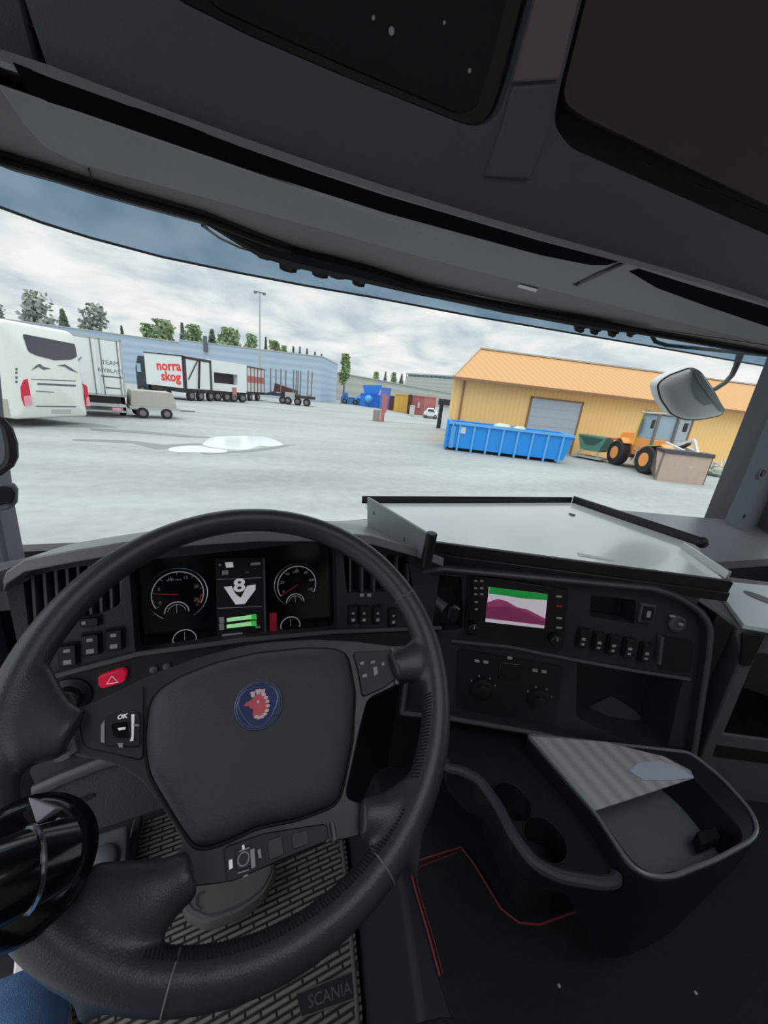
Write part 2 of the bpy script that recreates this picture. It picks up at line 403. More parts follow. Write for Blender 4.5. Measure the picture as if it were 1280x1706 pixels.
def build(mb, name, m, parent=None, bev=0, seg=2, cuts=None, ang=32, sub=0):
    if parent is not None: off = wloc(parent)
    else:
        xs = [v.x for v in mb.v]; ys = [v.y for v in mb.v]; off = V(((min(xs)+max(xs))/2, (min(ys)+max(ys))/2, min(v.z for v in mb.v)))
    o = bpy.data.objects.new(name, mb.mesh(name, off)); COL.objects.link(o)
    if parent is not None: o.parent = parent
    else: o.location = off
    if cuts:
        c = bpy.data.objects.new('cutter', cuts.mesh('cutter', off)); COL.objects.link(c); c.location = V((0, 0, 0))
        loc, par = o.location.copy(), o.parent; o.parent = None; o.location = (0, 0, 0)
        md = o.modifiers.new('b', 'BOOLEAN'); md.operation = 'DIFFERENCE'; md.solver = 'EXACT'; md.object = c; md.use_self = True
        bpy.context.view_layer.update(); dg = bpy.context.evaluated_depsgraph_get()
        nm = bpy.data.meshes.new_from_object(o.evaluated_get(dg)); o.modifiers.clear(); o.data = nm; o.data.name = name
        bpy.data.objects.remove(c); o.parent = par; o.location = loc
    return finish(o, m, bev, seg, ang, sub)
def tag(o, label=None, cat=None, group=None, kind=None):
    if label: o['label'] = label
    if cat: o['category'] = cat
    if group: o['group'] = group
    if kind: o['kind'] = kind
    return o
def thing(name, loc, label, cat, group=None):
    o = bpy.data.objects.new(name, None); COL.objects.link(o); o.location = loc; o.empty_display_size = .1
    return tag(o, label, cat, group)
def struct(o): o['kind'] = 'structure'; return o
def text(s, F, u, v, size, m, parent, name='lettering', w=.0005, depth=.0004, align='CENTER', sx=1, rot=0, bold=0):
    cu = bpy.data.curves.new(name, 'FONT'); cu.body = s; cu.size = size; cu.extrude = depth; cu.align_x = align; cu.align_y = 'CENTER'; cu.offset = bold
    cu.resolution_u = 3
    t = bpy.data.objects.new(name, cu); COL.objects.link(t); bpy.context.view_layer.update()
    me = bpy.data.meshes.new_from_object(t.evaluated_get(bpy.context.evaluated_depsgraph_get())); bpy.data.objects.remove(t)
    off = wloc(parent) if parent is not None else V((0, 0, 0)); c, sn = math.cos(rot), math.sin(rot)
    for q in me.vertices:
        x, y, z = q.co.x*sx, q.co.y, q.co.z; q.co = F.p(u+x*c-y*sn, v+x*sn+y*c, w+z)-off
    me.name = name; me.materials.clear(); me.materials.append(M[m])
    o = bpy.data.objects.new(name, me); COL.objects.link(o); o.parent = parent
    return o
def copy_tree(root, loc, rz=0, label=None):
    c = root.copy(); COL.objects.link(c); c.location = loc; c.rotation_euler = (0, 0, rz)
    if label: c['label'] = label
    for ch in root.children:
        d = ch.copy(); COL.objects.link(d); d.parent = c
        for g in ch.children:
            k = g.copy(); COL.objects.link(k); k.parent = d
    return c
# ================================================================== THE YARD
g = MB(); g.grid([[V((-260+x*40, -40+y*40, 0)) for x in range(16)] for y in range(16)])
struct(build(g, 'ground', 'asphalt'))
def wheel(mb_t, mb_r, c, ax, r, w, rim=.55):
    c = V(c); ax = V(ax).normalized()
    mb_t.lathe(c-ax*w/2, ax, [(r*.6, 0), (r*.93, 0), (r, w*.15), (r, w*.85), (r*.93, w), (r*.6, w)], 24)
    mb_r.lathe(c-ax*(w/2+.01), ax, [(r*.25, .0), (r*rim, .0), (r*rim, w+.02), (r*.25, w+.02)], 20)
def add_wheel(parent, c, ax, r, w, tm='rubber', rm='steel', name='wheel'):
    a, b = MB(), MB(); wheel(a, b, c, ax, r, w); o = build(a, name, tm, parent); build(b, 'rim', rm, o); return o
# ---------------- coach
A = gz_(27, 700, .3); B = gz_(148, 695, .3); d = (B-A).normalized(); B = A+d*2.78; l = V((-d.y, d.x, 0))
if l.y < 0: l = -l
bus = thing('coach', (A.x, A.y, 0), 'large white coach seen from behind, red tail lights and mountain drawings', 'bus')
F = Fr((A.x, A.y, 0), d, (0, 0, 1))
prof = rnd([(0, .32), (2.78, .32), (2.72, 3.62), (0, 3.62)], [.12, .12, .35, .25], 5)
# side leans: body lofted from rear outline to the front
mb = MB(); mb.dome(F, inset(prof, .0), -12, [(0, -.12), (.05, -.03), (.12, 0)]); build(mb, 'body', 'bus_white', bus, ang=40)
W1 = rnd(F.uvs([(37, 556), (124, 573), (128, 594), (119, 599), (90, 600), (60, 592), (47, 586)]), .08, 3)
mb = MB(); mb.plate(F, W1, -.02, .02); build(mb, 'rear_window', 'glass_dark', bus)
for nm, q, mt in (('tail_light', [(34, 645), (39, 633), (45, 631), (53, 674), (40, 676), (35, 661)], 'tail_red'),):
    mb = MB(); mb.plate(F, F.uvs(q), -.02, .03); o = build(mb, nm, mt, bus)
    mb = MB(); mb.plate(F, F.uvs([(38, 660), (50, 658), (53, 674), (40, 676)]), .03, .04); build(mb, 'lamp_lens', 'tail_pink', o)
mb = MB(); mb.plate(F, F.uvs([(139, 640), (144, 643), (150, 676), (143, 677)]), -.03, .03); o = build(mb, 'tail_light', 'tail_red', bus)
mb = MB(); mb.plate(F, F.uvs([(143, 662), (147, 661), (150, 676), (143, 677)]), .03, .04); build(mb, 'lamp_lens', 'tail_pink', o)
for (q, w) in (([(62, 638), (126, 641)], 3), ([(60, 651), (90, 653)], 1.2), ([(60, 676), (126, 677)], 1.5), ([(52, 631), (126, 634)], 1.2)):
    (x0, y0), (x1, y1) = q; mb = MB(); mb.plate(F, F.uvs([(x0, y0), (x1, y1), (x1, y1+w), (x0, y0+w)]), .0, .012); build(mb, 'panel_line', 'print_dark', bus)
mb = MB(); mb.plate(F, F.uvs([(86, 682), (118, 682), (118, 689), (86, 689)]), .0, .015); build(mb, 'number_plate', 'pale_grey', bus)
for q in ([(52, 617), (60, 609), (66, 606), (72, 611), (85, 614), (72, 616), (64, 611)], [(95, 609), (108, 607), (118, 613), (130, 621), (117, 617), (108, 611)]):
    mb = MB(); mb.plate(F, F.uvs(q), .0, .012); build(mb, 'mountain_drawing', 'print_dark', bus)
for y in (613, 619, 627, 634):
    mb = MB(); mb.plate(F, F.uvs([(25.5, y), (29, y), (29, y+4), (25.5, y+4)]), .0, .01); build(mb, 'letter_block', 'print_dark', bus)
G = Fr((A.x, A.y, 0), -l, (0, 0, 1))       # left flank, u grows towards the tail
mb = MB(); mb.fbox(G, -11.5, -.55, 1.75, 3.1, .0, .02); build(mb, 'side_window', 'glass_light', bus)
mb = MB(); mb.fbox(G, -11.5, -.55, 1.62, 1.78, .0, .03); build(mb, 'window_edge', 'glass_dark', bus)
mb = MB(); mb.plate(G, [(-2.6, .95), (-1.7, 1.5), (-1.2, 1.15), (-.45, .9), (-1.2, 1.05), (-1.7, 1.3)], 0, .02); build(mb, 'mountain_drawing', 'print_dark', bus)
mb = MB(); mb.fbox(G, -1.4, -.2, .42, 1.0, 0, .02); build(mb, 'engine_grille', 'beige_grey', bus)
for k in (2.6, 3.9, 9.5):
    for s_ in (.2, 2.4): add_wheel(bus, A+l*k+d*s_+V((0, 0, .5-A.z)), d, .5, .3)
# ---------------- box truck behind the coach
Rr = gz_(215, 697, 0); Rr = V((Rr.x, Rr.y, 0))
Lf = Rr-V((.97, .25, 0)).normalized()*2.55; F = vert_frame(Lf, Rr)
bt = thing('box_truck', (Lf.x, Lf.y, 0), 'white box truck with closed rear doors, dark lettering and tail lift beside the coach', 'truck')
hh = 3.75
mb = MB(); mb.fbox(F, 0, 2.55, 1.05, hh, -7.5, 0); build(mb, 'box_body', 'truck_white', bt, bev=.03)
u1 = F.uv(164, 610)[0]
for a_, b_ in ((.06, u1-.03), (u1+.03, 2.47)):
    mb = MB(); mb.fbox(F, a_, b_, 1.15, hh-.12, 0, .03); build(mb, 'rear_door', 'truck_white', bt, bev=.01)
    for k in (.12, .88):
        mb = MB(); q = a_+(b_-a_)*k; mb.cyl(F.p(q, 1.1, .06), F.p(q, hh-.08, .06), .02, seg=8); build(mb, 'lock_rod', 'steel', bt)
mb = MB(); mb.bar(F.p(.3, 2.0, .05), F.p(.95, 2.75, .05), .03); mb.bar(F.p(.62, 2.2, .05), F.p(.95, 1.2, .05), .03); build(mb, 'tie_strap', 'steel', bt)
mb = MB()
for a_, b_, c_, d_ in ((0, 2.55, hh-.1, hh), (0, 2.55, 1.05, 1.15), (0, .07, 1.05, hh), (2.48, 2.55, 1.05, hh)): mb.fbox(F, a_, b_, c_, d_, 0, .04)
build(mb, 'door_frame', 'pale_grey', bt)
for s_, z_, sz, n_ in (('TEAM', 2.62, .27, 0), ('NYBLAST', 2.25, .25, 0)): text(s_, F, (u1+2.5)/2, z_, sz, 'print_dark', bt, w=.035, depth=.003)
for z_, w_ in ((1.98, .42), (1.45, .30)):
    mb = MB(); mb.fbox(F, (u1+2.5)/2-w_, (u1+2.5)/2+w_, z_-.03, z_+.03, .034, .038); build(mb, 'small_print', 'print_dark', bt)
mb = MB(); mb.fbox(F, .05, 2.5, .55, .68, -.1, .15); mb.fbox(F, .1, 2.45, .28, .36, -.1, .1); mb.fbox(F, .15, .3, .3, .7, -.1, .05); mb.fbox(F, 2.2, 2.35, .3, .7, -.1, .05); build(mb, 'bumper_bar', 'pale_grey', bt)
mb = MB(); mb.fbox(F, .3, 2.3, .68, 1.05, -7, -.3); build(mb, 'chassis_frame', 'chassis', bt)
for a_ in (.35, 1.9):
    mb = MB(); mb.fbox(F, a_, a_+.35, .36, .52, .1, .16); build(mb, 'tail_light', 'tail_pink', bt)
for z_ in (1.6, 6.2):
    for a_ in (.2, 2.35): add_wheel(bt, F.p(a_, .5, -z_), F.e1, .5, .3)
mb = MB(); mb.fbox(F, .1, 2.45, .9, 3.2, -9.6, -7.7); build(mb, 'cab', 'truck_white', bt, bev=.15, seg=3)
# ---------------- small covered trailer
a = gz_(219, 688, .25); b = gz_(296, 686, .25)
a = V((a.x, a.y, 0)); dirv = V((1, .35, 0)).normalized()
F = Fr(a, dirv, (0, 0, 1))
def F_len(F, x, y, w=0): return F.uv(x, y, w)[0]
Lt = F_len(F, 298, 675)
st = thing('small_trailer', a, 'low beige covered trailer parked right of the box truck', 'trailer')
mb = MB(); mb.plate(F, rnd([(0, .62), (Lt*.96, .62), (Lt*.88, 1.42), (.1, 1.42)], .08, 3), -1.5, 0); build(mb, 'cover', 'beige_grey', st, bev=.04)
mb = MB(); mb.fbox(F, Lt*.45, Lt*.47, .66, 1.4, 0, .01); build(mb, 'cover_seam', 'pale_grey', st)
mb = MB(); mb.fbox(F, -.05, Lt*1.02, .45, .62, -1.55, .05); build(mb, 'side_board', 'pale_grey', st)
mb = MB(); mb.bar(F.p(Lt, .42, -.75), F.p(Lt+1.0, .42, -.75), .08); build(mb, 'drawbar', 'steel', st)
for u_ in (.5, Lt*.72): add_wheel(st, F.p(u_, .28, .02), F.n, .28, .2)
add_wheel(st, F.p(.5, .28, -1.5), F.n, .28, .2)
# ---------------- swap-body truck with the red lettering
K = gz_(309, 668); eL = V((-.82, .57, 0)); eR = V((.57, .82, 0)); K = V((K.x, K.y, 0))
FL = Fr(K+eL*4.6, -eL, (0, 0, 1)); LL = FL.uv(241.5, 610)[0]; FL = Fr(K+eL*(4.6-LL), -eL, (0, 0, 1)); LL = 4.6-LL
FR = Fr(K, eR, (0, 0, 1)); LR = FR.uv(352, 620)[0]
nt_ = thing('timber_company_truck', K, 'truck with white box body and big red norra skog lettering', 'truck')
mb = MB(); mb.fbox(FL, 0, LL, 1.15, 4.05, -LR, 0); build(mb, 'box_body', 'truck_white', nt_, bev=.03)
text('norra', FL, LL*.62, 3.04, 1.22, 'print_red', nt_, w=.02, depth=.005, rot=.06, bold=.03); text('skog', FL, LL*.66, 2.08, 1.2, 'print_red', nt_, w=.02, depth=.005, rot=.03, bold=.03)
mb = MB(); mb.fbox(FL, -.02, LL+.02, 4.02, 4.12, -.05, .03); mb.fbox(FL, LL-.12, LL+.02, 1.1, 4.1, -.03, .03); build(mb, 'corner_frame', 'chassis', nt_)
mb = MB()
for q in ((0, .3, 1.15, 4.05), (LR-.25, LR, 1.15, 4.05), (0, LR, 3.85, 4.08)): mb.fbox(FR, *q, 0, .05)
mb.bar(FR.p(.5, 2.0, .04), FR.p(1.9, 3.9, .04), .15, .05); mb.bar(FR.p(1.8, 1.2, .04), FR.p(2.1, 3.9, .04), .35, .05); build(mb, 'side_brace', 'chassis', nt_)
mb = MB(); mb.fbox(FL, .4, LL-.1, .75, 1.15, -LR+.2, -.15); mb.fbox(FR, .2, LR+.2, .75, 1.12, -1.9, -.1); build(mb, 'chassis_frame', 'chassis', nt_)
for u_ in (.9, 2.2, LR-.2): add_wheel(nt_, FR.p(u_, .5, -.12), FR.n, .5, .3)
add_wheel(nt_, FL.p(LL*.5, .5, -.1), FL.n, .5, .3)
C0 = FL.p(-.1, 0, -.3); mb = MB(); FC = Fr(C0-FL.e1*1.9, FL.e1, (0, 0, 1)); mb.plate(FC, rnd([(.5, .5), (1.9, .5), (1.9, 3.75), (.9, 3.75), (.5, 2.6)], .15), -2.3, 0); build(mb, 'cab', 'dark_blue_cab', nt_, bev=.08)
mb = MB(); mb.fbox(FC, .75, 1.2, 2.2, 3.0, 0, .03); build(mb, 'cab_window', 'glass_light', nt_)
add_wheel(nt_, FC.p(1.2, .5, -.1), FC.n, .5, .3)
# ---------------- white flat body on lorry
a = gz_(356, 668); a = V((a.x, a.y, 0)); b = gz_(411, 671); b = V((b.x, b.y, 0)); F = vert_frame(a, b); L = (b-a).length
t = thing('open_swap_body_lorry', a, 'white-topped lorry body on dark chassis right of red lettered truck', 'truck')
mb = MB(); mb.fbox(F, 0, L, 1.1, 4.2, -2.5, 0); c_ = MB(); c_.fbox(F, .15, L*.72, 1.9, 3.0, -1.2, .1); build(mb, 'body', 'truck_white', t, cuts=c_)
mb = MB(); mb.fbox(F, .2, L*.72, 1.9, 2.9, -1.1, -.8); build(mb, 'cavity_shade', 'chassis', t)  # dark slab stands in for the shade inside the open body
mb = MB(); mb.fbox(F, 0, L, .7, 1.1, -2.3, -.1); build(mb, 'chassis_frame', 'chassis', t)
mb = MB(); mb.fbox(F, L*.55, L*.68, .5, 1.6, .0, .06); build(mb, 'side_marker', 'rust_red', t)
for u_ in (.5, 1.6, L-1.6, L-.5): add_wheel(t, F.p(u_, .5, -.1), F.n, .5, .3)
# ---------------- container with red print
a = gz_(412, 668); a = V((a.x, a.y, 0)); F = vert_frame(a, gz_(442, 668)); L = F.uv(440, 640)[0]
t = thing('freight_container', a, 'white and red freight container on trailer left of the tall mast', 'container')
mb = MB(); mb.fbox(F, 0, L, 1.15, 4.25, -2.5, 0); build(mb, 'container_box', 'white_soft', t)
mb = MB(); mb.fbox(F, .1, L-.1, 2.3, 3.1, 0, .02); build(mb, 'red_band', 'rust_red', t)
mb = MB()
for k in range(6): mb.fbox(F, L*k/5-.05 if k else 0, L*k/5+.05, 1.15, 4.2, .02, .06)
mb.fbox(F, 0, L, 4.1, 4.25, 0, .05); build(mb, 'side_posts', 'rust_brown', t)
mb = MB(); mb.fbox(F, 0, L+1.8, .8, 1.12, -2.3, -.1); build(mb, 'chassis_frame', 'chassis', t)
for u_ in (.8, L*.6): add_wheel(t, F.p(u_, .5, -.05), F.n, .5, .3)
# ---------------- timber trailer with stakes
a = gz_(446, 670); a = V((a.x, a.y, 0)); b = gz_(518, 678); b = V((b.x, b.y, 0)); F = vert_frame(a, b); L = (b-a).length
t = thing('timber_trailer', a, 'empty timber trailer with tall thin upright stakes', 'trailer')
mb = MB(); mb.fbox(F, 0, L, .95, 1.3, -2.2, -.1); build(mb, 'frame', 'chassis', t)
mb = MB(); mb.plate(F, F.uvs([(455, 638), (490, 650), (490, 657), (453, 652)]), -1.4, -.6); build(mb, 'load_bed', 'rust_brown', t)
for px in (450, 467, 488, 492.5, 512):
    u_ = F.uv(px, 650)[0]; z_ = F.uv(px, 613+(px-450)*.07)[1]
    mb = MB(); mb.fbox(F, u_-.06, u_+.06, 1.0, z_, -.25, -.12); mb.fbox(F, u_-.06, u_+.06, 1.0, z_, -2.2, -2.07); mb.fbox(F, u_-.08, u_+.08, 1.3, 1.45, -2.2, -.12); build(mb, 'stake', 'steel', t)
for px in (471, 480, 496, 511): add_wheel(t, F.p(F.uv(px, 668)[0], .5, -.1), F.n, .5, .3)
mb = MB(); mb.fbox(F, L*.4, L*.62, .6, 1.6, -.1, 0); build(mb, 'tool_box', 'pale_grey', t)
# ---------------- light mast
p = at_d(433, 600, 62); top = at_d(433, 487, 62).z
t = thing('light_mast', (p.x, p.y, 0), 'tall thin grey light mast rising above the parked trailers', 'mast')
mb = MB(); mb.tube([(p.x, p.y, 0), (p.x, p.y, top)], [.16, .09], 8); build(mb, 'pole', 'pale_grey', t)
mb = MB(); mb.box((p.x, p.y, top), (1.6, .25, .12)); mb.box((p.x-.6, p.y, top-.15), (.4, .4, .2)); mb.box((p.x+.6, p.y, top-.15), (.4, .4, .2)); build(mb, 'lamp_head', 'steel', t)
# ---------------- warehouse
wp = [gz_(-120, 505, 8), gz_(0, 527, 8), gz_(298, 567, 8), gz_(537, 595, 8), gz_(563, 608, 8)]
wp = [V((q.x, q.y, 0)) for q in wp]
t = thing('warehouse', wp[2], 'long pale blue-grey warehouse behind the parked trucks', 'building')
for i in range(4):
    F = vert_frame(wp[i], wp[i+1]); L = (wp[i+1]-wp[i]).length; h_ = 8.0 if i != 1 else 7.6
    mb = MB(); mb.fbox(F, 0, L, 0, h_, -14, 0); build(mb, 'wall_section', 'warehouse_wall', t)
    mb = MB(); mb.fbox(F, 0, L, h_, h_+.18, -14, .1); build(mb, 'roof_edge', 'pale_grey', t)
F = vert_frame(wp[2], wp[3])
for px in (560, 550):
    pass
mb = MB(); q0 = F.uv(343, 575)[0]; mb.fbox(F, q0-.3, q0+.3, 6.6, 9.2, 0, .4); build(mb, 'vent_pipe', 'print_dark', t)
# ---------------- far grey hall and terrace block
f0 = gz_(540, 617, 7); f1 = gz_(756, 657, 7); f0.z = f1.z = 0
t = thing('far_grey_hall', f0, 'low grey hall with sloping roof line far behind the blue machinery', 'building')
F = vert_frame(f0, f1); L = (f1-f0).length
mb = MB(); mb.fbox(F, 0, L, 0, 7, -20, 0); build(mb, 'wall_block', 'far_wall', t)
mb = MB(); mb.fbox(F, 0, L, 7, 7.25, -20, .3); build(mb, 'roof_edge', 'beige_grey', t)
ta = at_d(674, 650, 262); tb = at_d(758, 660, 240); ta.z = tb.z = 0; F = vert_frame(ta, tb); L = (tb-ta).length
z1 = F.uv(675, 621)[1]
t = thing('office_block', ta, 'flat-roofed grey block with railing left of the orange hall', 'building')
mb = MB(); mb.fbox(F, 0, L, 0, z1-2.2, -15, 0); build(mb, 'wall_block', 'far_wall', t)
mb = MB(); mb.fbox(F, 0, L, z1-.8, z1, -8, .5); build(mb, 'roof_slab', 'pale_grey', t)
mb = MB(); mb.fbox(F, .5, L-.5, z1-2.4, z1-.8, -6, -1.5); build(mb, 'window_band', 'glass_light', t)
mb = MB()
for k in range(12): mb.fbox(F, L*k/12, L*k/12+.25, z1-2.4, z1-.8, -.6, -.3)
build(mb, 'railing', 'print_dark', t)
# ---------------- far machinery and containers
def boxthing(name, lab, cat, x0, x1, yb, yt, dep, m, extra=None, D=None, bev=.05):
    a = gz_(x0, yb) if D is None else at_d(x0, yb, D); b = at_d(x1, yb, math.hypot(a.x, a.y)); a = V((a.x, a.y, 0)); b = V((b.x, b.y, 0))
    F = vert_frame(a, b); L = (b-a).length; h = F.uv(x0, yt)[1]; t = thing(name, a, lab, cat)
    mb = MB(); mb.fbox(F, 0, L, 0, h, -dep, 0); build(mb, 'shell', m, t, bev=bev)
    mb = MB(); n = max(3, int(L/.8))
    for k in range(n+1): mb.fbox(F, L*k/n-.05, L*k/n+.05, .1, h-.05, 0, .07)
    mb.fbox(F, 0, L, h-.15, h+.02, 0, .1); build(mb, 'ribs', m, t)
    return t, F, L, h
t, F, L, h = boxthing('blue_tank_trailer', 'pale blue low vehicle left of the bright blue machine', 'vehicle', 568, 600, 671, 660, 3, 'blue_pale', D=80)
mb = MB(); mb.fbox(F, L*.1, L*.35, h, h+.9, -2, -.3); build(mb, 'cab', 'blue_pale', t, bev=.2)
for u_ in (L*.2, L*.75): add_wheel(t, F.p(u_, .5, .1), F.n, .5, .3)
t, F, L, h = boxthing('crushing_machine', 'bright blue machine with hoppers far across the yard', 'machine', 600, 638, 675, 655, 4, 'blue_deep', D=76)
mb = MB(); mb.plate(F, [(L*.15, h), (L*.75, h), (L*.9, h+2.0), (L*.05, h+1.6)], -3, -.2); build(mb, 'hopper', 'blue_deep', t, bev=.1)
mb = MB(); mb.bar(F.p(L*.1, h, -1), F.p(-L*.25, h-1.2, -1), .5, .3); build(mb, 'conveyor', 'ral_blue_light', t)
mb = MB(); mb.ball(F.p(L*.35, h*.6, .1), .8, nu=12, nv=8); build(mb, 'drum', 'ral_blue_light', t)
t, F, L, h = boxthing('blue_container', 'violet blue container right of the bright blue machine', 'container', 633, 649, 674, 645, 3, 'blue_violet', D=72)
t, F, L, h = boxthing('dark_red_container', 'small dark red container left of the yellow container', 'container', 648, 656, 681, 659, 1.2, 'rust_brown', D=70)
t, F, L, h = boxthing('yellow_container', 'mustard yellow container between dark red ones far across the yard', 'container', 656, 678, 682, 655, 1.5, 'mustard', D=66)
t, F, L, h = boxthing('brown_container', 'narrow brown container right of the yellow container', 'container', 678.5, 685, 683, 657, 1.2, 'rust_brown', D=62)
t, F, L, h = boxthing('red_container', 'pinkish red container with white patch right of the yellow one', 'container', 686, 706, 684, 658, 1.5, 'rust_red', D=64)
mb = MB(); mb.fbox(F, L*.45, L*.62, h*.35, h*.65, .08, .12); build(mb, 'white_patch', 'white_soft', t)
t, F, L, h = boxthing('red_container', 'faded red container nearest the dark shelter', 'container', 707, 724, 686, 660, 1.5, 'rust_red', D=60)
t, F, L, h = boxthing('freight_crate', 'grey-white crate in front of the red containers', 'crate', 683, 690, 686, 675, 1.5, 'white_soft', D=56)
# car
a = gz_(705, 696); a = V((a.x, a.y, 0)); b = at_d(728, 698, math.hypot(a.x, a.y)); b = V((b.x, b.y, 0)); F = vert_frame(a, b); L = (b-a).length
t = thing('car', a, 'small white car parked beside the dark shelter', 'car')
mb = MB(); mb.plate(F, rnd([(0, .3), (L, .3), (L, .85), (L*.85, .95), (L*.7, 1.4), (L*.25, 1.4), (L*.1, .9), (0, .8)], .12), -3.5, 0); build(mb, 'car_body', 'truck_white', t, bev=.1)
mb = MB(); mb.plate(F, [(L*.28, .95), (L*.8, .95), (L*.68, 1.32), (L*.3, 1.32)], 0, .02); build(mb, 'windscreen', 'glass_dark', t)
for u_ in (L*.15, L*.85): add_wheel(t, F.p(u_, .3, -.1), F.n, .3, .2)
# post with concrete block
a = gz_(621, 701); a = V((a.x, a.y, 0)); b = at_d(633, 702, math.hypot(a.x, a.y)); b = V((b.x, b.y, 0)); F = vert_frame(a, b); L = (b-a).length
mb = MB(); mb.fbox(F, 0, L, 0, F.uv(621, 682)[1], -.7, 0); tag(build(mb, 'concrete_block', 'concrete', bev=.03), 'rough concrete block standing left of the reddish post', 'block')
u0, u1_ = F.uv(635, 690)[0], F.uv(641, 690)[0]; t = thing('gate_post', F.p(u0, 0, 0), 'thick reddish brown post beside the concrete block', 'post')
mb = MB(); mb.fbox(F, u0, u1_, 0, F.uv(636, 655)[1], -.4, 0); build(mb, 'post_shaft', 'rust_red', t)
mb = MB(); mb.fbox(F, u1_, u1_+.15, .9, F.uv(636, 660)[1], -.3, 0); build(mb, 'post_sheath', 'rust_red', t)
# ---------------- orange hall
c0 = V((12.02, 20.09, 0)); dh = V((.9695, -.245, 0)).normalized(); F = Fr(c0, dh, (0, 0, 1))
EH = 4.02
hall = thing('orange_hall', c0, 'long low hall clad in orange sheet with orange roof and grey roller doors', 'building')
SK = V((.60, .80, 0)).normalized()*16                              # the end wall runs straight away from the yard entrance
wall_o = MB(); wl = [F.p(.25, 0, -.6), F.p(34, 0, -.6), F.p(34, 0, -.6)+SK, F.p(.25, 0, -.6)+SK]; wall_o.prism(wl, (0, 0, EH))
build(wall_o, 'wall_cladding', 'hall_wall', hall)
bk = on_plane(800, 581, F.p(0, 0, -4), F.n); ru = (bk-c0).dot(F.e1); rz_ = bk.z
mb = MB(); e = [F.p(0, EH, .1), F.p(35, EH, .1), F.p(35, rz_, -4), F.p(ru, rz_, -4)]
mb.add(e+[F.p(35, EH, .1)+SK, F.p(0, EH, .1)+SK, F.p(35, rz_, -4)+SK*.5, F.p(ru, rz_, -4)+SK*.5]+[p-V((0, 0, .12)) for p in (F.p(0, EH, .1), F.p(35, EH, .1), F.p(35, EH, .1)+SK, F.p(0, EH, .1)+SK)],
    [(0, 1, 2, 3), (3, 2, 6, 7), (7, 6, 4, 5), (0, 3, 7, 5), (1, 4, 6, 2), (8, 9, 1, 0), (11, 10, 9, 8), (9, 10, 4, 1), (10, 11, 5, 4), (11, 8, 0, 5)])
build(mb, 'roof', 'hall_roof', hall, ang=20)
mb = MB(); mb.bar(F.p(ru, rz_+.03, -4), F.p(35, rz_+.03, -4), .25, .1); mb.bar(F.p(0, EH, .1), F.p(ru, rz_+.03, -4), .12, .08); build(mb, 'roof_cap', 'beige_grey', hall)
mb = MB(); mb.bar(F.p(-.02, EH-.1, .16), F.p(35, EH-.1, .16), .12, .14); build(mb, 'gutter', 'hall_frame', hall)
mb = MB(); mb.cyl(F.p(.95, .2, -.5), F.p(.95, EH-.1, -.5), .06, seg=8); build(mb, 'downpipe', 'hall_frame', hall)
def dooru(x, y): return F.uv(x, y, -.6)[0]
for (xa, xb, yt) in ((887, 972, 663), (1077, 1158, 687)):
    ua, ub = dooru(xa, yt), dooru(xb, yt); zt = F.uv(xa, yt, -.6)[1]
    mb = MB(); mb.fbox(F, ua, ub, 0, zt, -.6, -.55); o = build(mb, 'roller_door', 'hall_door', hall)
    mb = MB(); mb.fbox(F, ua-.1, ua, 0, zt+.1, -.6, -.5); mb.fbox(F, ub, ub+.1, 0, zt+.1, -.6, -.5); mb.fbox(F, ua-.1, ub+.1, zt, zt+.1, -.6, -.5); build(mb, 'door_frame', 'hall_frame', o)
    mb = MB()
    for k in range(1, 6): mb.fbox(F, ua, ub, zt*k/6, zt*k/6+.02, -.55, -.54)
    build(mb, 'panel_joints', 'pale_grey', o)
# shelter by the hall corner
a = gz_(727, 713); a = V((a.x, a.y, 0)); b = V((20.4, 29.8, 0)); b = at_d(754, 714, math.hypot(a.x, a.y)-1.2); b = V((b.x, b.y, 0)); F2 = vert_frame(a, b); L = (b-a).length; h = F2.uv(731, 664)[1]
t = thing('dark_shelter', a, 'dark framed shelter with white panel left of the orange hall', 'shelter')
for (u_, w_) in ((0, 0), (L-.25, 0), (0, -2.2), (L-.25, -2.2)):
    mb = MB(); mb.fbox(F2, u_, u_+.3, 0, h-.4, w_-.25, w_); build(mb, 'post_shaft', 'black_metal', t)
mb = MB(); mb.fbox(F2, -.1, L+.2, h-.55, h, -2.5, .1); build(mb, 'roof', 'black_metal', t)
mb = MB(); mb.fbox(F2, .45, L-.25, 0, h-.6, -.35, -.2); build(mb, 'white_panel', 'cabinet_white', t)
# ---------------- blue roll-off container
a = gz_(743, 749); a = V((a.x, a.y, 0)); b = gz_(937, 773); b = V((b.x, b.y, 0)); F = vert_frame(a, b); L = (b-a).length; h = 1.52
t = thing('roll_off_container', a, 'long bright blue open-top roll-off container standing in front of the orange hall', 'container')
mb = MB(); P = [(0, .18), (L, .18), (L+.25, h), (0, h)]; mb.plate(F, P, -2.4, 0); c_ = MB(); c_.plate(F, [(.12, .3), (L-.12, .3), (L+.1, h+.2), (.12, h+.2)], -2.3, -.1)
build(mb, 'container_box', 'ral_blue', t, cuts=c_)
NR = 8
for k in range(NR):
    u_ = L*(k+.75)/(NR+.1)
    mb = MB(); mb.plate(F, [(u_-.05, .02), (u_+.05, .02), (u_+.06, h-.1), (u_-.04, h-.1)], 0, .09); build(mb, 'rib', 'ral_blue_light', t)
mb = MB(); mb.fbox(F, -.05, L+.28, h-.1, h+.03, -.05, .12); mb.fbox(F, -.05, L+.28, h-.1, h+.03, -2.45, -2.35); mb.fbox(F, L+.15, L+.28, h-.1, h+.03, -2.4, 0); build(mb, 'top_rail', 'ral_blue_light', t)
mb = MB(); mb.fbox(F, -.12, .0, .1, h+.1, -2.45, .1); build(mb, 'end_gate', 'ral_blue', t, bev=.02)
